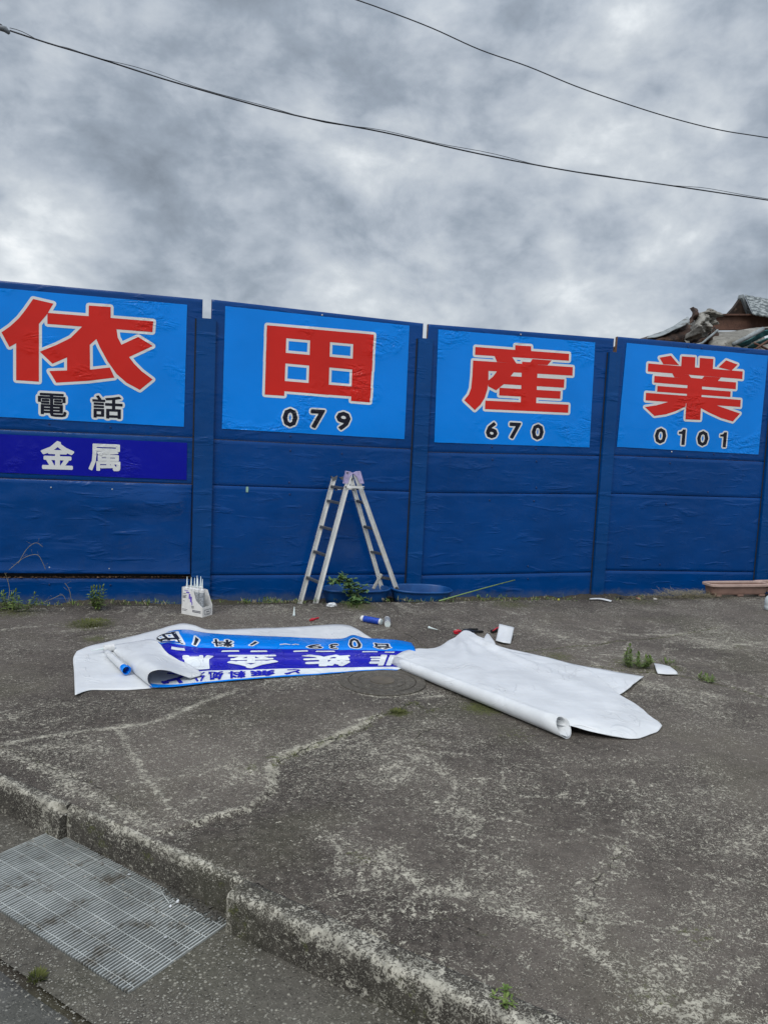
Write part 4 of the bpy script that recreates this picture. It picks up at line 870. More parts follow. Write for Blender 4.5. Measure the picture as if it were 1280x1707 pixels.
# the turned-over end: a white tube of vinyl with its mouth to the front
flap_rows = [
  [(253,1146,.004),(246,1137,.03),(248,1124,.075),(262,1117.5,.105),(282,1119,.085),(302,1125.5,.045),(318,1131.5,.016)],
  [(238,1135,.004),(233,1126,.03),(236,1115,.07),(254,1109,.098),(280,1112,.08),(312,1119,.04),(336,1124,.018)],
  [(220,1119,.004),(218,1112,.03),(222,1104,.06),(242,1100,.088),(268,1102,.072),(296,1106,.045),(318,1110,.03)],
  [(204,1103,.004),(205,1097,.025),(212,1091,.05),(232,1088,.07),(256,1090,.065),(280,1095,.05),(298,1101,.045)],
  [(190,1087,.004),(195,1084,.02),(206,1080,.035),(226,1077,.05),(248,1078,.055),(266,1083,.055),(280,1090,.06)],
  [(182,1078,.004),(190,1076,.012),(206,1073,.02),(226,1070,.03),(246,1067,.04),(260,1068,.05),(268,1076,.06)]]
cloth('turned_end', surface(flap_rows, 7, .009), M_sheet, old, ripple=.0025, seed=8)
# vinyl strip rolled on the sheet beside it, blue inside
rl = thing('vinyl_offcut', 'small rolled vinyl offcut with a blue edge lying on the white sheet', 'offcut', G(195, 1105, .012))
def roll_of(name, parent, a, b, r0, r1, turns, mat, mat2, ragged=0.):
    a, b = Vector(a), Vector(b); d = (b-a); L = d.length; d.normalize(); sx = d.cross(Vector((0, 0, 1))).normalized(); up = sx.cross(d)
    nT, nL = int(18*turns), 14; P_ = np.zeros((nL+1, nT+1, 3))
    for j in range(nL+1):
        for i in range(nT+1):
            t = i/nT; an = t*turns*2*math.pi+2.5; r = (r0+(r1-r0)*j/nL)*(1-.28*t)
            p = a + d*(L*j/nL - ragged*math.sin(an)*(j/nL)**8) + sx*(math.cos(an)*r) + up*(math.sin(an)*r + (r0+(r1-r0)*j/nL)); P_[j, i] = p
    mi = np.zeros((nL, nT), int); mi[-2:, :] = 1
    c = P_.reshape(-1, 3); og = (float(c[:, 0].mean()), float(c[:, 1].mean()), float(c[:, 2].min()))
    o = grid_mesh(name, P_, [mat, mat2], parent, midx=mi, origin=og); md = o.modifiers.new('t', 'SOLIDIFY'); md.thickness = .0015; return o
roll_of('roll', rl, G(178, 1092, .014), G(211, 1125, .014), .018, .026, 1.3, M_sheet, M_prt_blue)

# --- right: big blank sheet, rolled along its front
big = thing('blank_vinyl_sheet', 'large plain white vinyl sheet half rolled up on the concrete, corner spread flat', 'vinyl sheet', G(850, 1150))
under = [
  [(705,1100,.006),(760,1120,.006),(830,1140,.006),(900,1155,.006),(960,1162,.006),(1000,1163,.006),(1034,1158,.008)],
  [(720,1090,.008),(780,1100,.01),(850,1118,.01),(920,1135,.012),(975,1145,.012),(1015,1148,.012),(1046,1150,.014)],
  [(740,1080,.01),(795,1080,.02),(860,1098,.02),(930,1115,.022),(985,1126,.02),(1025,1134,.02),(1057,1140,.02)],
  [(757,1064,.012),(797,1064,.022),(850,1086,.022),(906,1095.5,.02),(972,1111,.018),(1030,1121,.016),(1073,1128,.018)]]
cloth('spread_layer', surface(under, 7), M_sheet, big, ripple=.003, seed=11)
cols = [
  [(668,1108,0.016),(662,1113,0.0064),(655,1116,0.004),(652,1107,0.0266),(659,1096,0.0476),(674,1089,0.0476),(698,1084,0.033),(716,1083,0.0216),(731,1086,0.0077)],
  [(722,1132,0.016),(716,1138,0.0064),(709,1139,0.004),(706,1129,0.0304),(712,1113,0.0578),(724,1098,0.056),(738,1084,0.0374),(752,1070,0.024),(764,1058,0.0224)],
  [(788,1160,0.0176),(782,1167,0.0064),(775,1169,0.004),(773,1158,0.0342),(780,1139,0.0646),(792,1112,0.056),(796,1088,0.033),(788,1066,0.0264),(778,1051,0.0288)],
  [(826,1178,0.0192),(824,1186,0.0064),(818,1188,0.004),(816,1176,0.0365),(824,1156,0.068),(836,1130,0.0532),(838,1104,0.0286),(826,1083,0.0192),(802,1063,0.0205)],
  [(874,1198,0.0208),(870,1206,0.008),(862,1207,0.004),(860,1195,0.038),(868,1172,0.0714),(882,1146,0.0532),(890,1120,0.0264),(878,1098,0.0168),(842,1080,0.0179)],
  [(934,1216,0.024),(938,1228,0.0096),(930,1232.5,0.004),(922,1218,0.038),(930,1196,0.068),(950,1172,0.0504),(966,1148,0.0264),(962,1124,0.0173),(930,1101,0.0166)],
  [(950,1210,0.048),(960,1211,0.044),(970,1212,0.0416),(966,1207,0.0532),(976,1196,0.0578),(996,1180,0.042),(1018,1160,0.0242),(1010,1142,0.0192),(985,1120,0.0179)],
  [(1004,1224,0.024),(1008,1225,0.0224),(1012,1225,0.0208),(1012,1217,0.0342),(1018,1206,0.0374),(1032,1192,0.0291),(1044,1180,0.0185),(1040,1164,0.0144),(1015,1148,0.0154)],
  [(1056,1232,0.0048),(1060,1232,0.0048),(1064,1231,0.0048),(1066,1222,0.0137),(1070,1212,0.0177),(1074,1200,0.0168),(1072,1190,0.0123),(1064,1178,0.0106),(1050,1168,0.0115)],
  [(1094,1221,0.004),(1097,1219,0.004),(1100,1216,0.004),(1102,1213,0.0046),(1103,1210,0.0054),(1097,1204,0.0056),(1088,1198,0.0053),(1078,1190,0.0058),(1068,1181,0.0077)]]
for c in cols[:6]:                                        # the front edge of this layer lies inside the roll
    x4, y4, h4 = c[4]
    for k in range(4): x, y, h = c[k]; c[k] = (x*.35+x4*.65, y*.35+y4*.65, h*.3+h4*.55)
    c[4] = (x4, y4, h4*.97)
rows_big = [[cols[i][j] for i in range(len(cols))] for j in range(len(cols[0]))]
DR = surface(rows_big, 9, .003)
pc0 = G(760, 1056)
for j in range(DR.shape[0]):
    for i in range(DR.shape[1]):
        x, y, z = DR[j, i]; an = math.atan2(y-pc0[1], x-pc0[0]); rr = math.hypot(x-pc0[0], y-pc0[1])
        k = min(1, rr/.45)**2*math.exp(-(rr/1.3)**2)*(1 if j > 22 else max(0, (j-12)/10))
        DR[j, i, 2] += k*(.022*max(0, math.sin(an*13+.6))**3 + .010*math.sin(an*27+1.)*(.5+.5*math.sin(rr*5)) )
cloth('rolled_layer', DR, M_sheet, big, ripple=.0025, seed=14)
roll_of('rolled_front', big, G(660, 1112.5), G(938, 1229), .037, .052, 1.45, M_sheet, M_sheet, ragged=.032)
# small pointed scrap showing behind
cloth('corner_flap', surface([[(804,1070,.03),(815,1073,.03),(826,1076,.03)], [(804,1068,.035),(813,1063,.04),(824,1070,.035)], [(810,1058,.03),(812,1056,.03),(815,1057.5,.03)]], 5), M_sheet, big, ripple=.001, seed=2)

# --- loose small pieces
def card(name, label, rows, seed, cat='card', mat=None, n=5):
    t = surface(rows, n); c = t.reshape(-1, 3)
    ob_, _ = cloth(name, t, mat or M_sheet, None, ripple=.0008, seed=seed, thick=.003)
    tag(ob_, label, cat); return ob_
card('plastic_card', 'white card propped up over a red handled tool beside the plain sheet',
     [[(826,1068,.012),(838,1071,.018),(851,1073,.008)], [(829,1056,.035),(842,1058,.04),(854,1060,.03)], [(832,1040,.075),(845,1043,.075),(857,1046,.06)]], 1)
card('plastic_card', 'small folded white card lying alone near the right hand weeds',
     [[(1096,1123,.005),(1112,1124,.012),(1130,1124.5,.005)], [(1093,1115,.022),(1110,1116,.02),(1127,1119,.018)], [(1090,1106,.010),(1100,1107,.008),(1116,1111,.006)]], 4)
card('white_strip', 'curved white plastic strip at the foot of the wall before the post', [[(982,999,.012),(1000,999,.02),(1018,1003,.010)], [(983,997.5,.016),(1001,997,.025),(1020,1001,.014)]], 6, 'strip')

# ================================================================== CARTRIDGES AND THEIR CARTON
M_cart = plain('white_cartridge_plastic', (.74, .74, .73), .4, .05)
M_noz = plain('translucent_nozzle', (.66, .74, .73), .35, .05)
M_lbl = plain('cartridge_label_blue', (.012, .06, .42), .35, .2, 60)
M_lbg = plain('cartridge_label_grey', (.30, .32, .34), .35, .5, 90)
M_card = plain('white_carton', (.80, .79, .76), .7, .08, 18)
M_ink = plain('carton_ink', (.10, .10, .13), .7)
M_purple = plain('purple_ink', (.20, .13, .62), .5)
def cartridge(base, d, label, lm, group=None, nozzle=True, L=.215, r=.0245, cat='cartridge', roll=0.):
    base = Vector(base); d = Vector(d).normalized()
    M = Matrix.Translation(base) @ d.to_track_quat('Z', 'Y').to_matrix().to_4x4()
    t = thing('sealant_cartridge', label, cat, base, group)
    MB().lathe([(r*.86, .003), (r, 0), (r, L-.006), (r*.97, L), (r*.5, L+.002), (r*.36, L+.012), (0, L+.012)], 22, M).build('tube', M_cart, t, smooth=False)
    MB().lathe([(r+.0004, .016), (r+.0009, .018), (r+.0009, L-.024), (r+.0004, L-.022)], 22, M).build('label', lm, t, smooth=True)
    if nozzle: MB().lathe([(r*.42, L+.004), (r*.42, L+.016), (r*.30, L+.022), (r*.09, L+.085), (0, L+.085)], 14, M).build('nozzle', M_noz, t, smooth=True)
    else: MB().lathe([(r*.80, -.001), (r*.78, .002), (r*.3, .004), (0, .004)], 20, M).build('piston', M_noz, t)
    return t
c0 = Vector(G(303, 1023)); c1 = Vector(G(337, 1029.5)); c2 = Vector(G(353, 1026))
ux = (c1-c0).normalized(); wy = Vector((-ux.y, ux.x, 0)); Wc = (c1-c0).length; Dc = .115
cb = thing('carton', 'open white cardboard carton holding sealant cartridges upright before the wall', 'carton', c0+ux*Wc/2+wy*Dc/2)
ax2 = wy
def cp(a, b, z): return c0+ux*a+ax2*b+Vector((0, 0, z))
hC = WL(305, 978, float(c0.y))[2]; hL = .078
def panel(vs, name, t=.003):
    vs = [Vector(v) for v in vs]; n = (vs[1]-vs[0]).cross(vs[-1]-vs[0]).normalized()*t
    k = len(vs); m = MB().add(vs+[v+n for v in vs], [tuple(range(k)), tuple(range(2*k-1, k-1, -1))]+[(i, i+k, (i+1) % k+k, (i+1) % k) for i in range(k)])
    return m.build(name, M_card, cb)
pf = panel([cp(0, 0, 0), cp(Wc, 0, 0), cp(Wc, 0, hL), cp(Wc*.70, 0, hC*.56), cp(Wc*.58, 0, hC*.86), cp(0.01, 0, hC*.99)], 'front_panel')
panel([cp(Wc, .0, 0), cp(Wc, Dc, 0), cp(Wc, Dc, hL), cp(Wc, 0, hL)], 'end_panel')
panel([cp(0, Dc, 0), cp(0, 0, 0), cp(0, 0, hC*.99), cp(0, Dc, hC*.99)], 'end_panel')
panel([cp(Wc, Dc, 0), cp(0, Dc, 0), cp(0, Dc, hC*.95), cp(Wc*.75, Dc, hC*.9), cp(Wc, Dc, hL)], 'back_panel')
panel([cp(0, 0, .002), cp(0, Dc, .002), cp(Wc, Dc, .002), cp(Wc, 0, .002)], 'bottom_panel')
def ink(a0, a1, z0, z1, m=M_ink, side=False):
    o_ = -.0042
    if side: q = [cp(Wc+.0012+.003, a, z) for a, z in ((a0, z0), (a1, z0), (a1, z1), (a0, z1))]
    else: q = [cp(a, o_, z) for a, z in ((a0, z0), (a1, z0), (a1, z1), (a0, z1))]
    return q
lines = MB()
def addq(m, q): m.add(q, [(0, 1, 2, 3)])
for z, a, b in ((.165, .01, .045), (.150, .01, .05), (.143, .01, .04), (.137, .01, .048), (.131, .01, .036), (.105, .016, .032), (.040, .006, .06), (.030, .006, .05), (.075, .10, .125), (.068, .10, .125), (.060, .10, .125)):
    addq(lines, ink(min(a, Wc), min(b, Wc*.95), z, z+.0035))
for z in (.040, .030): addq(lines, ink(.085*Wc/.16, .150*Wc/.16, z, z+.006))
tag(lines.build('print', M_ink, pf), kind='stuff')
pm = MB(); z = hC*.86
for (a, b, z0, z1) in ((.055, .068, .13, .17), (.066, .080, .105, .150), (.078, .085, .085, .11), (.02, .05, hC*.88, hC*.90), (.035, .06, hC*.80, hC*.85)): addq(pm, ink(a*Wc/.16, b*Wc/.16, z0, z1))
tag(pm.build('logo', M_purple, pf), kind='stuff')
lbx = MB(); Ds = Dc
for z0, z1, a0, a1 in ((.020, .023, .02, .095), (.052, .056, .02, .095), (.02, .056, .02, .023), (.02, .056, .092, .095), (.034, .040, .04, .08), (.012, .015, .03, .09)): addq(lbx, ink(a0, min(a1, Ds-.01), z0, z1, side=True))
tag(lbx.build('print', M_ink, cb), kind='stuff')
names = ['first cartridge at the left end of the carton, white nozzle up', 'second cartridge in the carton from the left, nozzle up', 'middle cartridge standing in the front row of the carton', 'fourth cartridge in the carton from the left, nozzle up',
         'rightmost cartridge in the carton, above its low cut end']
for i in range(5):
    a = .026+i*(Wc-.075)/3.6
    a = .024 + i*(Wc*.86-.03)/4
    cartridge(cp(a, .030, .006), (rnd.uniform(-.02, .02), rnd.uniform(-.02, .02), 1), names[i], M_lbg, 'sealant cartridges in the carton', L=.205, r=.0195)
for i in range(2):
    a = .024 + (i*1+1.35)*(Wc*.86-.03)/4
    cartridge(cp(a, .082, .006), (.01, .02, 1), ('back row cartridge whose nozzle shows between the second and third', 'back row cartridge whose nozzle shows beside the middle one')[i], M_lbg, 'sealant cartridges in the carton', L=.21, r=.0195)
p1, p2 = Vector(G(636, 1037, .025)), Vector(G(603, 1031, .025))
cartridge(p1, p2-p1, 'used cartridge with dark blue label lying on the concrete', M_lbl, nozzle=False, L=(p2-p1).length*1.0)
p1 = Vector(G(646, 1041, .0245)); p2 = Vector(G(645, 1031, .0245))
cartridge(p1, Vector((p2-p1).normalized()), 'used clear cartridge end-on beside the blue labelled one', M_lbg, nozzle=False, L=.17)
p1, p2 = Vector(G(189, 1079, .035)), Vector(G(158, 1084, .035))
t_ = cartridge(p1, p2-p1, 'white cartridge half under the turned sheet, nozzle pointing left', M_cart, L=.06, r=.022)
def cone(px, py, qx, qy, label):
    a, b = Vector(G(px, py, .008)), Vector(G(qx, qy, .004)); d = (b-a)
    M = Matrix.Translation(a) @ d.to_track_quat('Z', 'Y').to_matrix().to_4x4(); L = d.length
    o = MB().lathe([(.010, 0), (.010, .012), (.0075, .014), (.0022, L), (0, L)], 14, M).build('nozzle_cap', M_noz, smooth=True); tag(o, label, 'nozzle'); return o
a = Vector(G(490, 1027)); M = Matrix.Translation(a)
tag(MB().lathe([(.011, 0), (.0105, .012), (.008, .015), (.0022, .075), (0, .075)], 14, M).build('nozzle_cap', M_noz, smooth=True), 'cut nozzle standing upright on the concrete behind the printed banner', 'nozzle')
cone(714, 1046, 729, 1050, 'cut nozzle lying on its side left of the black pouch')
M_red = plain('red_plastic', (.50, .012, .03), .35, .15)
M_blk = plain('black_rubber', (.012, .013, .013), .45, .2)
a, b = Vector(G(517, 1034, .009)), Vector(G(531, 1030, .009)); d = (b-a).normalized(); M = Matrix.Translation(a) @ (b-a).to_track_quat('Z', 'Y').to_matrix().to_4x4()
cap = thing('red_cap', 'small red plastic cap lying on the concrete beyond the printed banner', 'cap', a)
MB().lathe([(.008, 0), (.0095, .002), (.0095, .03), (.0075, .034), (.0065, (b-a).length), (0, (b-a).length)], 12, M).build('cap_body', M_red, cap)
MB().lathe([(.011, .026), (.0125, .028), (.0125, .033), (.011, .035)], 12, M).build('collar', M_red, cap)

# tools beside the plain sheet
tl = thing('utility_knife', 'red and black knife handle showing beside the propped white card', 'knife', G(828, 1053, .01))
MB().bar(G(819, 1053, .014), G(846, 1044, .016), .030, .020, bev=.005).build('handle', M_blk, tl)
MB().tube([G(821, 1052, .024), G(827, 1048, .028), G(834, 1045, .028), G(842, 1043, .026)], [.003, .006, .006, .004], 8).build('grip', M_red, tl, smooth=True)
pc = thing('tool_pouch', 'flat black rubbery tool lying just behind the plain white sheet', 'tool', G(785, 1053, .01))
m = MB(); m.bar(G(772, 1051, .012), G(792, 1055, .012), .06, .022, bev=.006); m.build('body', M_blk, pc)
m = MB(); m.bar(G(788, 1053, .014), G(805, 1053, .010), .018, .014, bev=.003); m.build('arm', M_blk, pc)
m = MB(); m.bar(G(780, 1049, .01), G(797, 1049, .010), .014, .012, bev=.003); m.build('arm', M_blk, pc)
rt = thing('tape_holder', 'red plastic handle poking out at the back corner of the plain sheet', 'tool', G(760, 1054, .01))
MB().tube([G(756, 1054, .012), G(763, 1052, .02), G(769, 1053, .018)], [.010, .014, .010], 8).build('handle', M_red, rt, smooth=True)
MB().bar(G(757, 1056, .008), G(764, 1056, .008), .012, .01, bev=.002).build('tip', M_red, rt)

# ================================================================== LADDER
M_alu = Mat('worn_aluminium', .42, (.62, .62, .60), .5, .1)
_f = M_alu.noise(9, 5, .65, .3, vec=M_alu.scaled((2, 2, .5))); M_alu.color(M_alu.mix(M_alu.ramp(_f, .42, .68), (.70, .70, .67), (.90, .90, .86))); M_alu.bump(M_alu.noise(60, 3, .6), .0008); M_alu = M_alu.m
M_rung = plain('dull_rung_metal', (.16, .165, .17), .5, .25, 20, metal=.6)
M_lilac = plain('lilac_hinge_plastic', (.42, .36, .56), .5, .2, 40)
lad = thing('stepladder', 'aluminium folding stepladder standing open against the wall behind the tubs', 'stepladder', (1.45, -.25, -.08))
yn, yf = -.42, -.14
def lp(px, py, Y): return Vector(WL(px, py, Y))
rails = {}
def rail(nm, top, bot, Y, w=.062, t=.025, Yb=None, ext=.02):
    a, b = lp(*top, Y), lp(*bot, Y if Yb is None else Yb); b2 = b+(b-a).normalized()*ext
    d = (b2-a).normalized(); side = Vector((0, 1, 0)); 
    m = MB(); m.bar(a, b2, t*1.0, w, up=(1, 0, 0))
    # channel lips
    for s in (-1, 1):
        off = Vector((0, 0, 0)); up = d.cross((d.cross(Vector((1, 0, 0)))).normalized())
        off = (d.cross(side)).normalized()*(s*(w/2-.003)); m.bar(a+off+Vector((0, -.006, 0)), b2+off+Vector((0, -.006, 0)), .030, .006, up=(1, 0, 0))
    o = m.build('rail', M_alu, lad); rails[nm] = (a, b2)
    fr = d; MB().bar(b2-d*.02, b2+d*.03, t*1.6, w*1.05, up=(1, 0, 0), bev=.004).build('foot', M_rung, lad)
    return o
rail('ln', (583, 790), (522, 1020), yn, w=.040)
rail('lf', (556, 798), (496, 1020), yf, w=.040)
rail('rn', (592, 790), (659, 978), yn, w=.040, Yb=-.25)
rail('rf', (584, 796), (637, 985), yf, w=.038)
def at_py(nm, py, px_guess=0):
    a, b = rails[nm]
    best = min(np.linspace(0, 1, 400), key=lambda t: abs(_pix(a+(b-a)*t)[1]-py)); return a+(b-a)*best
def _pix(P): v = np.array(P)-CAM; z = v@AF; return 640+1300*(v@AX)/z, 853.5-1300*(v@AU)/z
r0 = None
for side, ys_ in (('l', (813, 837, 881, 923, 967)), ('r', (813, 837, 880, 922, 964))):
    for i, py in enumerate(ys_):
        fpt, npt = at_py(side+'f', py), at_py(side+'n', py)
        npt.z = fpt.z = (npt.z+fpt.z)/2
        npt = rails[side+'n'][0] + (rails[side+'n'][1]-rails[side+'n'][0])*((npt.z-rails[side+'n'][0].z)/(rails[side+'n'][1].z-rails[side+'n'][0].z))
        fpt = rails[side+'f'][0] + (rails[side+'f'][1]-rails[side+'f'][0])*((fpt.z-rails[side+'f'][0].z)/(rails[side+'f'][1].z-rails[side+'f'][0].z))
        MB().bar(npt, fpt, .034, .022, bev=.004).build('rung', M_rung, lad)
for nm, px, py, Y in (('n', 0, 0, yn), ('f', 0, 0, yf)):
    dx = {'n': 0, 'f': -26}[nm]; dy = {'n': 0, 'f': 7}[nm]
    hp = [(577+dx, 785+dy), (584+dx, 786+dy), (589+dx, 789+dy), (583+dx, 795+dy), (580+dx, 806+dy), (572.5+dx, 806+dy)]
    hq = [(601+dx, 785.5+dy), (595+dx, 786+dy), (588+dx, 789+dy), (596+dx, 796+dy), (600+dx, 806+dy), (607+dx, 806+dy)]
    if nm == 'f': hp = [(552, 793), (557, 796), (563, 793), (561, 800), (554, 801)]; hq = [(566, 796), (578, 794), (590, 796), (588, 800), (570, 800)]
    for poly in (hp, hq):
        v0 = [lp(x, y, Y-.022) for x, y in poly]; v1 = [v+Vector((0, .04, 0)) for v in v0]; k = len(v0)
        MB().add(v0+v1, [tuple(range(k)), tuple(range(2*k-1, k-1, -1))]+[(i, i+k, (i+1) % k+k, (i+1) % k) for i in range(k)]).build('hinge', M_lilac if nm == 'n' else M_rung, lad)
MB().bar(lp(576, 811.5, yn-.025), lp(607, 812.5, yn-.025), .008, .020, up=(0, 0, 1)).build('spreader', M_alu, lad)
MB().bar(lp(563, 815, yf-.02), lp(602, 814, yf-.02), .008, .016, up=(0, 0, 1)).build('spreader', M_alu, lad)
for x, y, Y in ((576.5, 811.5, yn-.032), (606, 812.5, yn-.032), (560, 817, yf-.028), (589, 817, yf-.028), (579, 788, yn-.03)):
    c = lp(x, y, Y); MB().lathe([(.007, -.01), (.007, .004), (0, .005)], 10, Matrix.Translation(c) @ Matrix.Rotation(R(90), 4, 'X')).build('rivet', M_rung, lad)

# ================================================================== TUBS
M_tub = Mat('blue_tub_plastic', .42, (.012, .12, .42), .5)
M_tub.color(M_tub.mix(M_tub.ramp(M_tub.noise(8, 4, .6), .3, .7), (.003, .055, .21), (.008, .085, .28))); M_tub = M_tub.m
def tub(label, pxL, pxR, py, Y, ry, hgt, tilt=0., dirt=None):
    a, b = Vector(WL(pxL, py, Y)), Vector(WL(pxR, py, Y)); c = (a+b)/2; rx = (b.x-a.x)/2; zt = c.z; zb = zt-hgt
    t = thing('plastic_tub', label, 'tub', (c.x, Y, zb), 'blue plastic tubs at the wall')
    def ring(k, z, n=56): return [Vector((c.x+k[0]*math.copysign(abs(math.cos(q))**.8, math.cos(q)), Y+k[1]*math.copysign(abs(math.sin(q))**.8, math.sin(q)), z+tilt*(k[0]*math.cos(q)))) for q in np.linspace(0, 2*math.pi, n, endpoint=False)]
    def shell(name, prof, mat=M_tub):
        n = 56; vs = []
        for k, z in prof: vs += ring(k, z)
        fs = [(i*n+j, i*n+(j+1) % n, (i+1)*n+(j+1) % n, (i+1)*n+j) for i in range(len(prof)-1) for j in range(n)]
        if name != 'rim': fs.append(tuple((len(prof)-1)*n+j for j in range(n)))
        return MB().add(vs, fs).build(name, mat, t, smooth=(name != 'x'))
    shell('outer_wall', [((rx-.012, ry-.012), zt-.006), ((rx-.03, ry-.022), zt-hgt*.5), ((rx-.055, ry-.038), zb), ((.01, .01), zb)])
    shell('inner_wall', [((rx-.016, ry-.016), zt-.004), ((rx-.045, ry-.034), zt-hgt*.5), ((rx-.065, ry-.046), zb+.012), ((.01, .01), zb+.012)])
    shell('rim', [((rx-.016, ry-.016), zt-.006), ((rx-.014, ry-.014), zt+.004), ((rx-.004, ry-.004), zt+.007), ((rx, ry), zt+.002), ((rx, ry), zt-.012), ((rx-.010, ry-.010), zt-.013)])
    return t
tub('shallow blue tub with a ladder leg in it, behind the leafy branch', 536, 650, 980.5, -.25, .17, .155)
tub('shallow blue tub right of the other, overlapping its edge', 651, 751.5, 981, -.27, .205, .155, tilt=-.03)
tag(MB().bar(lp(622, 982, -.30), lp(636, 957, -.28), .03, .02, bev=.004).build('wood_stake', plain('weathered_grey_wood', (.42, .41, .38), .8, .2, 30)), 'pale stake leaning inside the left blue tub', 'stake')
tag(MB().tube([G(732, 1002, .01)]+[tuple(Vector(G(732, 1002, .01)).lerp(lp(858, 967, -.045), t)+Vector((0, 0, .004*math.sin(t*3)))) for t in (.3, .6)]+[lp(858, 967, -.045)], [.007, .006, .0055, .005], 8).build('garden_cane', plain('green_cane', (.20, .30, .10), .5, .2, 40), smooth=True), 'long green cane leaning from the ground against the wall', 'cane')

# ================================================================== PLANTERS, JUG
M_terra = plain('faded_brown_plastic', (.27, .165, .13), .6, .14, 10)
M_terral = plain('sun_bleached_rim', (.46, .33, .28), .6, .12, 10)
M_soil = plain('dry_soil', (.10, .065, .04), .95, .5, 40, bump=.006)
def planter(label, pxL, pxR, pyrim, pybot, Y, ry, rz=0.):
    a, b = Vector(WL(pxL, pyrim, Y)), Vector(WL(pxR, pyrim, Y)); zt = (a.z+b.z)/2; zb = WL((pxL+pxR)/2, pybot, Y)[2]; zb = max(zb, .0)
    cx = (a.x+b.x)/2; rx = (b.x-a.x)/2; h = zt-zb
    t = thing('planter_box', label, 'planter', (cx, Y, zb), 'brown plastic planters')
    Mx = Matrix.Translation((cx, Y, 0)) @ Matrix.Rotation(rz, 4, 'Z')
    def ring(x, y, z, n=64, p=.35): return [Mx @ Vector((x*math.copysign(abs(math.cos(q))**p, math.cos(q)), y*math.copysign(abs(math.sin(q))**p, math.sin(q)), z)) for q in np.linspace(0, 2*math.pi, n, endpoint=False)]
    def shell(name, prof, mat, cap=True):
        n = 64; vs = []
        for x, y, z in prof: vs += ring(x, y, z)
        fs = [(i*n+j, i*n+(j+1) % n, (i+1)*n+(j+1) % n, (i+1)*n+j) for i in range(len(prof)-1) for j in range(n)]
        if cap: fs.append(tuple((len(prof)-1)*n+j for j in range(n)))
        return MB().add(vs, fs).build(name, mat, t)
    shell('body', [(rx-.02, ry-.02, zt-.008), (rx-.035, ry-.03, zb+.035), (rx-.045, ry-.035, zb+.02)], M_terra)
    shell('rim', [(rx-.022, ry-.022, zt-.012), (rx-.020, ry-.02, zt+.002), (rx-.010, ry-.010, zt+.008), (rx, ry, zt+.003), (rx, ry, zt-.016), (rx-.018, ry-.018, zt-.017)], M_terral, cap=False)
    m = MB(); m.add([Mx @ Vector(((rx-.021)*u, (ry-.021)*v, zt-.035+.012*fbm(u*4, v*3, 0))) for v in np.linspace(-.97, .97, 9) for u in np.linspace(-.97, .97, 21)], [(j*21+i, j*21+i+1, (j+1)*21+i+1, (j+1)*21+i) for j in range(8) for i in range(20)])
    m.build('soil', M_soil, t, smooth=True)
    for u in (-.72, 0, .72):
        MB().box(Mx @ Vector((u*rx, 0, zb+.011)), (.07, ry*1.5, .022), bev=.004).build('foot', M_terra, t)
    return t
planter('long brown plastic planter of dry soil in front of the wall', 1177, 1277, 972.5, 996, -.42, .105)
planter('second brown planter cut off by the right edge of the photo', 1262, 1362, 970.5, 992, -.22, .105)
M_jug = plain('translucent_white_plastic', (.62, .68, .68), .35, .05, 10)
jg = thing('plastic_jug', 'whitish plastic jug standing at the right edge before the planters', 'jug', G(1287, 1019))
jc = Vector(G(1287, 1018)); jh = float(WL(1287, 990, jc.y)[2])
MB().lathe([(.055, .0), (.070, .006), (.072, .04), (.068, .05), (.072, .06), (.072, jh*.62), (.060, jh*.80), (.030, jh*.94), (.024, jh*.96), (.024, jh), (0, jh)], 28, Matrix.Translation(jc)).build('body', M_jug, jg, smooth=True)
MB().tube([jc+Vector((.06, -.03, jh*.62)), jc+Vector((.085, -.045, jh*.80)), jc+Vector((.05, -.03, jh*.95)), jc+Vector((.02, -.01, jh*.95))], .008, 8).build('handle', M_jug, jg, smooth=True)

# ================================================================== PLANTS
def leafmat(name, a, b, rough=.6):
    m = Mat(name, rough, a, .3); m.color(m.mix(m.ramp(m.noise(30, 3, .6), .3, .7), a, b)); return m.m
M_leaf = leafmat('weed_leaf', (.075, .135, .028), (.18, .25, .065))
M_leaf2 = leafmat('branch_leaf', (.055, .125, .04), (.16, .25, .095))
M_stem = leafmat('weed_stem', (.12, .15, .05), (.19, .20, .09))
M_dry = leafmat('dry_straw', (.20, .17, .10), (.36, .32, .22), .8)
M_moss = leafmat('moss_green', (.06, .075, .018), (.15, .16, .05), .95)
def blade(m, base, d, L, w, droop=.3, nseg=3):
    base = Vector(base); d = Vector(d).normalized(); s = d.cross(Vector((0, 0, 1)));
    s = s.normalized() if s.length > .01 else Vector((1, 0, 0)); s = (s + Vector((rnd.uniform(-.5, .5),)*3)*.5).normalized()
    p = base.copy(); vs = []; step_ = L/nseg
    for i in range(nseg+1):
        t = i/nseg; ww = w*(math.sin(math.pi*min(1, t*.86+.14))**.7)*.5 if i < nseg else .0004
        vs += [p+s*ww, p-s*ww]; p = p+d*step_; d = (d-Vector((0, 0, droop/nseg))).normalized()
    m.add(vs, [(2*i, 2*i+1, 2*i+3, 2*i+2) for i in range(nseg)])
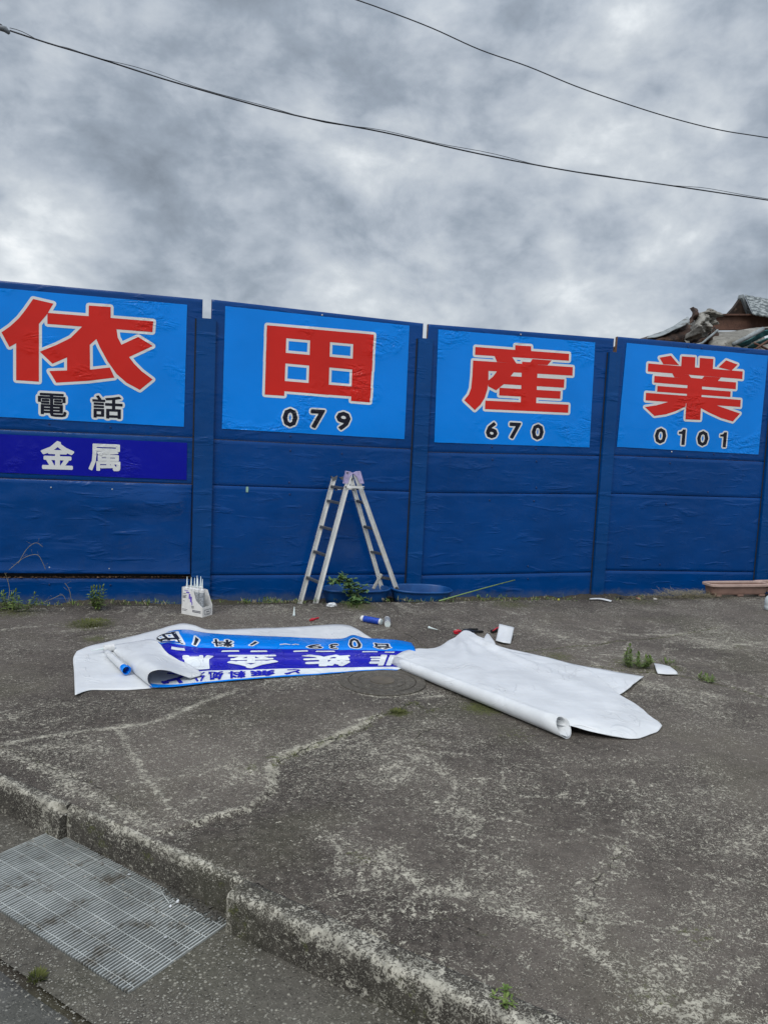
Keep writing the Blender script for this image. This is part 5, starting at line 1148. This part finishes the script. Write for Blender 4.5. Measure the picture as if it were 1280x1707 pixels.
def weed(label, px, py, h, spread, nst, seed, cat='weed', name='weed', leafw=.010, leafl=.04, z=0., mats=(None, None), lean=(0, 0), dens=26):
    r = rnd; r.seed(seed); c = Vector(G(px, py, z)); t = thing(name, label, cat, c)
    for k in range(nst):
        m = MB(); mst = MB(); a = r.uniform(0, 6.28); q = spread*math.sqrt(r.random())
        b = c+Vector((math.cos(a)*q*.6, math.sin(a)*q*.6, 0)); hh = h*r.uniform(.6, 1.)
        tip = b+Vector((math.cos(a)*q*.7+lean[0]*hh, math.sin(a)*q*.7+lean[1]*hh, hh))
        pts = [b.lerp(tip, s)+Vector((math.cos(a), math.sin(a), 0))*(.02*math.sin(s*3)) for s in (0, .35, .7, 1)]
        mst.tube(pts, [.0028, .0024, .0018, .001], 5)
        for j in range(dens):
            s = .12+.88*(j/(dens-1)); i0 = min(2, int(s*3)); p = pts[i0].lerp(pts[i0+1], s*3-i0)
            an = j*2.4+r.uniform(-.3, .3); el = r.uniform(.1, .6)+(.9 if s > .9 else 0)
            blade(m, p, (math.cos(an)*math.cos(el), math.sin(an)*math.cos(el), math.sin(el)), leafl*r.uniform(.6, 1.1)*(1.1-.4*s), leafw*r.uniform(.7, 1.1), r.uniform(.2, .9))
        mst.build('stem', mats[1] or M_stem, t); m.build('leaves', mats[0] or M_leaf, t)
    return t
def grass_tuft(label, px, py, h, spread, n, seed, mat=None, z=0., cat='grass tuft', w=.004):
    r = rnd; r.seed(seed); c = Vector(G(px, py, z)); m = MB()
    for i in range(n):
        a = r.uniform(0, 6.28); q = spread*math.sqrt(r.random()); el = r.uniform(.5, 1.4)
        blade(m, c+Vector((math.cos(a)*q, math.sin(a)*q, 0)), (math.cos(a)*math.cos(el), math.sin(a)*math.cos(el), math.sin(el)), h*r.uniform(.45, 1.1), w, r.uniform(.1, .8))
    return tag(m.build('grass_tuft', mat or M_leaf, origin=c), label, cat)
weed('upright feathery weed growing at the foot of the wall left of the carton', 163, 1016, .19, .04, 7, 1, leafw=.013, leafl=.055, dens=34)
weed('bushy weed clump at the foot of the wall by the left edge', 22, 1018, .14, .14, 14, 2, leafw=.012, leafl=.055, dens=20)
weed('tall pale weed beside a moss patch at the front right', 1047, 1112, .15, .022, 5, 3, leafw=.011, leafl=.034, dens=30)
weed('bushier green weed just right of the tall pale one', 1067, 1113, .10, .045, 8, 4, leafw=.010, leafl=.040)
weed('low green weed growing in the crack right of the folded card', 1179, 1136, .045, .04, 7, 5, leafw=.010, leafl=.026, dens=12)
weed('tiny bright weed in the kerb joint near the bottom edge', 841, 1668, .028, .018, 6, 6, leafw=.008, leafl=.018, dens=9)
weed('small seedling at the wall left of the ladder', 442, 1006, .045, .03, 4, 7, leafw=.012, leafl=.03, dens=8)
weed('little broad leaved seedling nearest the left ladder foot', 408, 1006, .03, .02, 3, 8, leafw=.016, leafl=.025, dens=6)
weed('low weeds under the end of the green cane', 812, 1000, .05, .09, 7, 9, leafw=.010, leafl=.03, dens=9)
weed('sparse seedlings at the wall between cane and white strip', 850, 999, .035, .10, 6, 10, leafw=.009, leafl=.025, dens=8)
grass_tuft('yellowish grass tuft in the moss right of the bushier weed', 1112, 1105, .03, .05, 60, 11)
grass_tuft('tiny dry moss cushion on the gutter joint at the lower left', 62, 1632, .022, .022, 160, 12, mat=M_moss, z=ZR, cat='moss', w=.003)
grass_tuft('short yellowish grass at the base of the leafy branch', 585, 1010, .04, .10, 120, 13)
grass_tuft('low mossy tuft before the right hand blue tub', 690, 1004, .018, .07, 120, 14, mat=M_moss)
grass_tuft('moss tuft in the dark crack left of the rolled sheet', 664, 1187, .014, .04, 160, 15, mat=M_moss, w=.003)
grass_tuft('mossy growth beneath the upright feathery weed', 152, 1040, .022, .14, 420, 16, mat=M_moss, w=.004)
# dry stalks against the wall, lower left
for k, (label, pts) in enumerate([('dry arching stalk against the bulging board, the highest at the left', [(30,940),(45,915),(60,905),(72,912)]), ('second dry arching stalk, lower and longer, at the left edge', [(15,950),(40,930),(62,925),(72,940),(76,950)]),
      ('thin dry twig standing at the wall left of the feathery weed', [(122,1012),(118,995),(115,982),(108,972)]), ('branched dry twig lying low beside the thin standing twig', [(70,1005),(88,998),(104,992),(112,1006)]), ('straggly dry stem rising above the left weed clump', [(12,1008),(16,985),(12,965),(8,955)])]):
    Y = -.35 if k > 1 else -.12
    W_ = [Vector(WL(x, y, Y)) for x, y in pts]
    W_ = [Vector(p) for p in cr1(W_, 5)]
    m = MB().tube(W_, [.0022]*(len(W_)-1)+[.001], 5)
    for i in range(2, len(W_)-1, 3):
        m.tube([W_[i], W_[i]+Vector((rnd.uniform(-.05, .05), -.02, rnd.uniform(0, .05)))], [.0012, .0006], 4)
    tag(m.build('dry_stalk', M_dry, smooth=True), label, 'dry stalk')
# leafy branch drooping over the left tub
br = thing('leafy_branch', 'cut leafy green branch standing in front of the left blue tub', 'branch', G(597, 1010))
rnd.seed(31)
bp = [Vector(p) for p in cr1([np.array(WL(x, y, Y)) for x, y, Y in ((592,1010,-.56),(598,998,-.55),(594,985,-.54),(582,974,-.53),(568,968,-.52),(556,965,-.52))], 6)]
MB().tube(bp, [.006*(1-.7*i/len(bp)) for i in range(len(bp))], 6).build('stem', M_stem, br, smooth=True)
for k in range(17):
    p = bp[int(2+k*(len(bp)-3)/17)]; m = MB(); a0 = rnd.uniform(0, 6.28)
    for q in range(3):
        a = a0+q*2.1+rnd.uniform(-.4, .4); d = Vector((math.cos(a), math.sin(a)*.5, rnd.uniform(-.35, .45))).normalized(); L = rnd.uniform(.05, .11)
        tip = p+d*L; m.tube([p, tip], [.0015, .0008], 4)
        for j in range(9):
            s = .25+.75*j/8; an = rnd.uniform(0, 6.28); dd = (d*.5+Vector((math.cos(an), math.sin(an)*.7, rnd.uniform(-.5, .5)))).normalized()
            blade(m, p+d*L*s, dd, rnd.uniform(.030, .052), rnd.uniform(.020, .030), rnd.uniform(0, .6))
    m.build('leaf_spray', M_leaf2, br)
# sprigs, moss and dead stems too small to count along the joint between wall and pavement
rnd.seed(91); m = MB(); m2 = MB()
for i in range(230):
    px = rnd.choice((rnd.uniform(0, 300), rnd.uniform(400, 500), rnd.uniform(640, 960), rnd.uniform(0, 1180))); c = Vector(G(px, 1008-px*.009+rnd.uniform(-3, 3), 0)); c.z = -.004
    hh = rnd.uniform(.012, .05)
    for q in range(rnd.randint(4, 9)):
        a = rnd.uniform(0, 6.28); el = rnd.uniform(.4, 1.4); blade(m if rnd.random() < .6 else m2, c+Vector((rnd.uniform(-.02, .02), rnd.uniform(-.02, .02), 0)), (math.cos(a)*math.cos(el), math.sin(a)*math.cos(el), math.sin(el)), hh*rnd.uniform(.5, 1.3), rnd.uniform(.003, .008), .4, 2)
tag(m.build('wall_foot_sprigs', M_leaf), 'sparse low sprigs along the joint at the foot of the wall', 'weeds', kind='stuff')
tag(m2.build('dead_stems', M_dry), 'thin dead stems scattered along the foot of the wall', 'dead weeds', kind='stuff')
m = MB()
for i in range(900):
    c_ = rnd.choice(((665, 1187, 22, 4), (150, 1044, 40, 10), (1055, 1108, 60, 7), (800, 1180, 20, 5), (700, 1083, 30, 2), (1120, 1120, 60, 3)))
    c = Vector(G(c_[0]+rnd.gauss(0, c_[2]*.6), c_[1]+rnd.gauss(0, c_[3]*.6), 0)); a = rnd.uniform(0, 6.28); blade(m, c, (math.cos(a), math.sin(a), rnd.uniform(.2, 1)), rnd.uniform(.006, .018), .003, .3, 1)
tag(m.build('moss_patches', M_moss), 'thin moss growing in the cracks and hollows of the concrete', 'moss', kind='stuff')
# crumpled white plastic by the branch
def crumple(label, c, s, mat, seed, name='crumpled_plastic', cat='litter', flat=.5, sub=3):
    bm = bmesh.new(); bmesh.ops.create_icosphere(bm, subdivisions=sub, radius=1.)
    for v in bm.verts:
        n = v.co.normalized(); f = .75+.55*fbm(n.x*1.7+seed, n.y*1.7, n.z*1.7)+.35*fbm(n.x*5, n.y*5+seed, n.z*5)
        v.co = Vector((n.x*f*s[0], n.y*f*s[1], max(-.02, n.z*f*s[2])))
    vs = [v.co+Vector(c) for v in bm.verts]; bm.verts.index_update(); fs = [[v.index for v in f.verts] for f in bm.faces]; bm.free()
    return tag(MB().add(vs, fs).build(name, mat), label, cat)
crumple('crumpled white plastic scrap at the foot of the leafy branch', G(552, 1009, .008), (.055, .03, .022), M_sheet, 3)
# dry grass heap and litter right of the fourth post
r = rnd; r.seed(77); m = MB()
for i in range(1500):
    px = r.gauss(1140, 34); py = 994+r.uniform(-3, 4); c = Vector(G(px, py, 0)); hump = .055*math.exp(-((px-1160)/30)**2)+.05*math.exp(-((px-1112)/20)**2)
    c.z = r.uniform(0, 1)*hump; a = r.uniform(0, 6.28); blade(m, c, (math.cos(a), math.sin(a), r.uniform(-.1, .5)), r.uniform(.04, .12), .0028, .4, 2)
tag(m.build('dry_grass_heap', M_dry), 'heap of dry cut grass along the wall left of the planter', 'dry grass', kind='stuff')
crumple('dirty white pebble of plaster before the dry grass heap', G(1092, 999, .006), (.03, .02, .014), plain('dusty_plaster', (.42, .40, .36), .9), 9, 'plaster_lump', 'rubble', sub=2)
crumple('dark rag lump at the wall just right of the white strip', G(1033, 997, .008), (.05, .03, .022), M_blk, 5, 'dark_rag', 'rag', sub=2)
crumple('reddish broken tile piece before the dry grass', G(1064, 998, .006), (.03, .02, .014), plain('broken_tile', (.30, .16, .11), .9), 6, 'tile_piece', 'rubble', sub=1)
crumple('scrap of green and yellow plastic at the wall foot beneath the third board', G(931, 1000, .006), (.02, .015, .02), plain('yellow_green_plastic', (.42, .40, .05), .6), 8, 'plastic_scrap', 'litter', sub=1)
# stuff: grit and little stones, litter in the gap, weeds along the edge
def grit(name, n, place, smin, smax, mat, seed):
    r = random.Random(seed); m = MB()
    for i in range(n):
        x, y, z = place(r); s = smin+(smax-smin)*r.random()**3
        vs = [(x+s*r.uniform(.6, 1)*q[0], y+s*r.uniform(.6, 1)*q[1], z+s*.7*r.uniform(.5, 1)*q[2]) for q in ((1, 0, 0), (-1, 0, 0), (0, 1, 0), (0, -1, 0), (0, 0, 1), (0, 0, -.4))]
        m.add(vs, [(0, 2, 4), (2, 1, 4), (1, 3, 4), (3, 0, 4), (2, 0, 5), (1, 2, 5), (3, 1, 5), (0, 3, 5)])
    return tag(m.build(name, mat), kind='stuff')
M_grit = plain('pale_grit', (.24, .23, .20), .9, .5, 90)
M_gritd = plain('dark_grit', (.07, .065, .055), .9, .5, 90)
def pl1(r):
    s = r.uniform(-1.2, 2.2); n = -abs(r.gauss(0, .035))-.005+(.07 if sL < s < 0 and r.random() < .2 else 0); q = KP(s, n); return q[0], q[1], ZR+.002
def pl2(r):
    p = G(r.uniform(0, 1280), 1010+697*r.random()**1.6); return p[0], p[1], .002
def pl3(r):
    px = r.uniform(0, 420); p = G(px, r.uniform(1500, 1707), ZR); q = p[:2]-gB
    if (q@NV) > 0: pass
    return p[0], p[1], ZR+.002
def pl4(r): return r.uniform(-1.9, 6.5), YE+r.gauss(0, .035), r.uniform(-.01, .004)
grit('kerb_grit', 900, pl1, .002, .008, M_grit, 1)
grit('loose_grit', 1400, pl2, .0015, .006, M_grit, 2)
def outside(f):
    def g(r):
        while True:
            x, y, z = f(r); q = np.array((x, y))-gB; a, b = q@ga, q@gb
            if not (-.01 < a < LA+.01 and -.01 < b < LB+.01) and ((np.array((x, y))-K0)@NV) < -.003: return x, y, z
    return g
grit('gutter_grit', 1500, outside(pl3), .0015, .006, M_grit, 3)
grit('edge_rubble', 1500, pl4, .004, .018, M_gritd, 4)
def pl5(r): return r.uniform(-1.8, .0), r.uniform(-.012, .03), SEAM[-1][3](0)+.003
grit('gap_debris', 220, pl5, .006, .02, plain('rusty_debris', (.22, .13, .08), .9, .6, 50), 5)
def pl6(r): s = r.random(); return G(92+s*40, 1389+s*10+r.uniform(-5, 3), ZR)[0], G(92+s*40, 1389+s*10+r.uniform(-5, 3), ZR)[1], ZR+.006
grit('grate_debris', 60, pl6, .004, .014, plain('rusty_leaf_debris', (.16, .09, .05), .9, .6, 50), 6)
def pl7(r):
    t = r.random(); p = G(280+t*85+r.gauss(0, 6), 1482+t*44+r.gauss(6, 5), ZR); return p[0], p[1], ZR+.006
grit('grate_dirt', 500, pl7, .003, .010, M_gritd, 7)
for lab, (px, py), s in (('white filter scrap on the grate near its far corner', (215, 1458), (.010, .005, .004)), ('small white stone at the far end of the grate', (105, 1391), (.006, .006, .005)),
      ('round whitish pebble near the kerb end of the grate', (296, 1503), (.008, .008, .007)), ('crumpled clear wrapper on the grate beside the round pebble', (285, 1511), (.010, .008, .006)), ('pale flake lying at the middle of the grate', (276, 1563), (.007, .004, .002))):
    crumple(lab, G(px, py, ZR+.008), s, M_sheet, px, 'white_scrap', 'litter', sub=1)
tag(MB().tube([G(270, 1488, ZR+.008), G(276, 1498, ZR+.012), G(282, 1506, ZR+.009)], .0018, 5).build('bent_wire', M_galv), 'short bent wire lying on the grate near the kerb', 'wire')
for lab, (px, py), s in (('pale crumb of plaster beside the tip of the knife', (866, 1051), (.014, .010, .006)), ('white flake on the concrete right of the printed banner cartridges', (707, 1020), (.016, .010, .004))):
    crumple(lab, G(px, py, .003), s, M_grit, px, 'plaster_crumb', 'rubble', sub=1)

# ================================================================== SCRAP BEHIND THE WALL
def rusty(name, a, b, c_, rough=.75):
    m = Mat(name, rough, a, .4, .15); f = m.noise(3.2, 7, .65, .5); g = m.noise(14, 5, .7, off=(4, 4, 4))
    c = m.mix(m.ramp(f, .40, .62), a, b); m.color(m.mix(m.ramp(g, .52, .70), c, c_)); m.bump(g, .01, .7); return m.m
M_rust = rusty('rusty_sheet', (.028, .019, .016), (.085, .048, .033), (.17, .11, .08))
M_rustb = rusty('red_brown_beam', (.10, .050, .036), (.17, .090, .062), (.05, .032, .028))
M_dirtyw = rusty('dirty_white_sheet', (.20, .19, .165), (.36, .345, .31), (.07, .055, .045))
M_teal = rusty('teal_sheet', (.03, .13, .14), (.06, .20, .20), (.16, .13, .11))
M_zinc = rusty('dull_zinc', (.22, .25, .26), (.33, .36, .37), (.10, .09, .08))
YS = 2.2
def scrap(name, label, rows, mat, cat='scrap metal', n=7, ripple=.03, seed=0, thick=.012, corr=0.):
    W_ = np.array([[WL(x, y, YS+dy) for x, y, dy in row] for row in rows])
    D = cr1(W_, n); D = np.swapaxes(cr1(np.swapaxes(D, 0, 1), n), 0, 1)
    for j in range(D.shape[0]):
        for i in range(D.shape[1]):
            x, y, z = D[j, i]; k = ripple*(fbm(x*4+seed, z*6, seed, 4)+.6*abs(fbm(x*9, z*11+seed, 1))); D[j, i, 1] += k*2; D[j, i, 2] += k*.35 + corr*math.sin(i*1.6)
    c = D.reshape(-1, 3); og = (float(c[:, 0].mean()), float(c[:, 1].mean()), float(c[:, 2].min()))
    o = grid_mesh(name, D, mat, origin=og); md = o.modifiers.new('thickness', 'SOLIDIFY'); md.thickness = thick
    return tag(o, label, cat)
scrap('roofing_sheet', 'dark rusty sheet sloping down left over the top of the wall', [[(1005,610,.2),(1060,600,.1),(1110,590,0),(1150,600,0),(1190,600,0)], [(1010,586,.0),(1065,573,-.1),(1105,566,-.2),(1150,566,-.2),(1190,570,-.1)], [(1030,574,.3),(1075,562,.2),(1110,549,.1),(1148,536,.1),(1185,545,.2)]], M_rust, seed=1)
scrap('folded_flap', 'thin grey metal flap edge lying over the dark rusty sheet', [[(1078,563,-.2),(1100,560,-.2),(1122,550,-.2),(1150,537,-.1)], [(1082,560,.0),(1105,552,.0),(1125,541,.0),(1147,527,.1)]], M_zinc, seed=2, ripple=.01)
scrap('twisted_sheet', 'twisted wad of dirty white sheet metal, the highest lump of the heap', [[(1150,572,-.5),(1168,566,-.55),(1184,556,-.5),(1193,540,-.4)], [(1152,552,-.45),(1166,550,-.65),(1180,542,-.6),(1191,532,-.4)], [(1153,538,-.3),(1165,536,-.6),(1178,528,-.6),(1192,526,-.3)], [(1158,528,-.1),(1166,520,-.3),(1180,513.5,-.3),(1192,518,0)]], M_dirtyw, seed=3, ripple=.11, n=9)
scrap('torn_flap', 'torn grey flap sticking up at the left of the twisted wad', [[(1150,538,-.5),(1158,536,-.5),(1168,530,-.4)], [(1153,524,-.4),(1160,522,-.5),(1166,520,-.4)], [(1151,514,-.3),(1157,511,-.4),(1163,514,-.3)]], M_rust, seed=4, ripple=.03)
scrap('crumpled_metal_sheet', 'crumpled brown panel under the twisted wad', [[(1145,590,-.3),(1165,588,-.4),(1185,585,-.3),(1200,585,-.2)], [(1150,574,-.6),(1168,568,-.7),(1186,556,-.6),(1198,545,-.3)]], M_rust, seed=8, ripple=.08)
a, b = Vector(WL(1186, 537, YS+.2)), Vector(WL(1330, 537, YS+.2))
hb = abs(WL(1220, 526, YS+.2)[2]-WL(1220, 550, YS+.2)[2])
bt = thing('steel_beam', 'red-brown flat steel beam lying level across the top of the heap', 'steel beam', (a+b)/2)
MB().bar(a, b, .02, hb, up=(0, 0, 1)).build('web', M_rustb, bt)
for s in (-1, 1): MB().bar(a+Vector((0, -.02, s*hb/2)), b+Vector((0, -.02, s*hb/2)), .09, .022, up=(0, 0, 1)).build('flange', M_rustb, bt)
scrap('bent_metal_sheet', 'long dirty white bent panel under the red-brown beam', [[(1176,590,-.6),(1210,590,-.7),(1245,590,-.7),(1300,600,-.6)], [(1180,567,-.5),(1210,568,-.7),(1240,563,-.7),(1272,552,-.5)], [(1190,552,-.2),(1220,552,-.3),(1250,547,-.3),(1285,544,-.2)]], M_dirtyw, seed=5, ripple=.03)
scrap('teal_strip', 'teal painted metal strips at the far right under the beam', [[(1228,574,-1.),(1250,563,-1.),(1270,552,-1.),(1300,545,-.9)], [(1236,578,-.9),(1258,568,-.9),(1278,558,-.9),(1310,552,-.8)]], M_teal, seed=6, ripple=.02)
scrap('teal_strip', 'lower teal metal strip just above the wall at the right edge', [[(1246,578,-1.),(1266,568,-1.),(1290,560,-1.)], [(1250,582,-.9),(1272,574,-.9),(1300,568,-.9)]], M_teal, seed=7, ripple=.02)
for lab, p in (('zinc pipe leaning across the teal strips', [(1222,574,-1.1),(1246,562,-1.1),(1272,548,-1.1)]), ('thin grey rod poking out between white panel and wall', [(1150,577,-.9),(1170,572,-.9),(1196,550,-.8)]), ('crossed rusty rod above the wall at the right edge', [(1258,572,-1.2),(1275,580,-1.1),(1295,590,-1.1)]), ('short rusty rod rising to the right edge', [(1255,585,-1.2),(1272,573,-1.2),(1290,562,-1.2)])):
    tag(MB().tube([WL(x, y, YS+d) for x, y, d in p], .028 if 'pipe' in lab else .014, 8).build('scrap_rod', M_zinc if 'rusty' not in lab else M_rustb, smooth=True), lab, 'metal rod')
# gable-like bent roof piece
rp = thing('roof_piece', 'bent roof piece standing up like a small dark gable at the right edge', 'scrap metal', WL(1240, 527, YS+.6))
def slab(pts, t, name, mat, parent):
    v0 = [Vector(WL(x, y, YS+d)) for x, y, d in pts]; v1 = [v+Vector((0, t, 0)) for v in v0]; k = len(v0)
    return MB().add(v0+v1, [tuple(range(k)), tuple(range(2*k-1, k-1, -1))]+[(i, i+k, (i+1) % k+k, (i+1) % k) for i in range(k)]).build(name, mat, parent)
slab([(1211,526,.6),(1225,511,.6),(1239,491,.6),(1246,505,.6),(1253,527,.6)], .06, 'dark_side', M_rust, rp)
slab([(1239,490,.55),(1254,523,.55),(1249,526,.55),(1237,496,.55)], .1, 'edge_strip', M_zinc, rp)
W_ = np.array([[WL(1241, 493, YS+.6), WL(1262, 497, YS+.5), WL(1300, 503, YS+.4), WL(1340, 508, YS+.3)], [WL(1248, 508, YS+.3), WL(1268, 512, YS+.2), WL(1304, 517, YS+.1), WL(1344, 522, YS)], [WL(1255, 525, YS), WL(1272, 528, YS-.1), WL(1310, 534, YS-.1), WL(1350, 538, YS-.1)]])
D = np.swapaxes(cr1(np.swapaxes(cr1(W_, 5), 0, 1), 10), 0, 1)
D[..., 2] += .004*np.sin(np.arange(D.shape[1])*1.3)[None, :]
M_roof = Mat('speckled_roofing', .7, (.3, .33, .33), .4); M_roof.color(M_roof.mix(M_roof.ramp(M_roof.noise(16, 6, .75), .46, .56), (.07, .085, .09), (.33, .36, .36))); M_roof = M_roof.m
grid_mesh('roof_sheet', D, M_roof, rp, origin=tuple(D.reshape(-1, 3).mean(0))).modifiers.new('t', 'SOLIDIFY').thickness = .02
scrap('rust_corner', 'rusty sheet corner showing in the notch above the fourth post', [[(1004,620,-.9),(1020,610,-.9),(1035,605,-.9)], [(1010,585,-.8),(1022,579,-.8),(1030,560,-.8)]], M_rust, seed=12, ripple=.03)
# low heap that carries the pieces
m = MB(); V = []; nx_, ny_ = 40, 16
xs2 = np.linspace(4.6, 11, nx_)
for j in range(ny_):
    for x in xs2:
        t = j/(ny_-1); top = 2.35*min(1, max(0, (x-4.4)/1.6))**.5
        V.append((x, 1.1+t*3.2, -.12+max(0, math.sin(math.pi*min(1, t*1.0)))**.5*top*(.85+.25*fbm(x*1.5, t*4, 3))))
m.add(V, [(j*nx_+i, j*nx_+i+1, (j+1)*nx_+i+1, (j+1)*nx_+i) for j in range(ny_-1) for i in range(nx_-1)])
tag(m.build('scrap_heap', M_rust), 'mass of rusty scrap metal heaped behind the blue wall', 'scrap heap', kind='stuff')

# ================================================================== OVERHEAD CABLES
M_cable = plain('black_cable', (.03, .034, .042), .6)
def cable_path(pts, Y, ext=3.):
    W_ = [np.array(WL(x, y, Y)) for x, y in pts]; a = W_[0]+(W_[0]-W_[1])*1.; b = W_[-1]+(W_[-1]-W_[-2])*ext
    return W_, a, b
cab = thing('overhead_cable', 'lower black overhead cable, a thin messenger wire wound round it', 'cable', WL(640, 218, 1.5))
W_, a, b = cable_path([(16,50),(80,71),(160,95),(300,139),(490,191),(640,220),(800,256),(960,286),(1120,309),(1280,333)], 1.5)
Wc_ = [Vector(p) for p in cr1(W_+[b], 6)]
MB().tube(Wc_, .0075, 6).build('cable', M_cable, cab, smooth=True)
Wd = [p+Vector((0, 0, .012))+Vector((0, .012*math.sin(i*.35), .012*math.cos(i*.35)+.010*math.sin(i*.9))) for i, p in enumerate(Wc_)]
MB().tube(Wd, .0032, 5).build('messenger_wire', M_cable, cab, smooth=True)
W_, a, b = cable_path([(595,-1),(640,15),(720,46),(800,82),(880,110),(960,143),(1040,171),(1120,196),(1200,216),(1280,229)], 1.2)
tag(MB().tube([Vector(p) for p in cr1([a]+W_+[b], 6)], .006, 6).build('overhead_cable', M_cable, smooth=True), 'upper single overhead cable running down to the right', 'cable')
cl_ = thing('cable_clamp', 'grey dead end clamp gripping the lower cable at the top left', 'clamp', WL(6, 48, 1.5))
MB().tube([WL(-14, 40, 1.5), WL(2, 46, 1.5), WL(9, 48, 1.5), WL(15.5, 55, 1.5)], [.018, .026, .028, .014], 10).build('clamp_body', plain('grey_clamp', (.17, .19, .21), .5, .2, 30), cl_, smooth=True)
MB().tube([WL(-20, 47, 1.5), WL(-2, 50, 1.5), WL(5, 48, 1.5), WL(3, 41, 1.5), WL(-10, 34, 1.5)], .006, 6).build('wire_loop', M_cable, cl_, smooth=True)
MB().tube([WL(-400, -120, 1.5), WL(-200, -40, 1.5), WL(-14, 40, 1.5)], .009, 6).build('anchor_wire', M_cable, cl_, smooth=True)
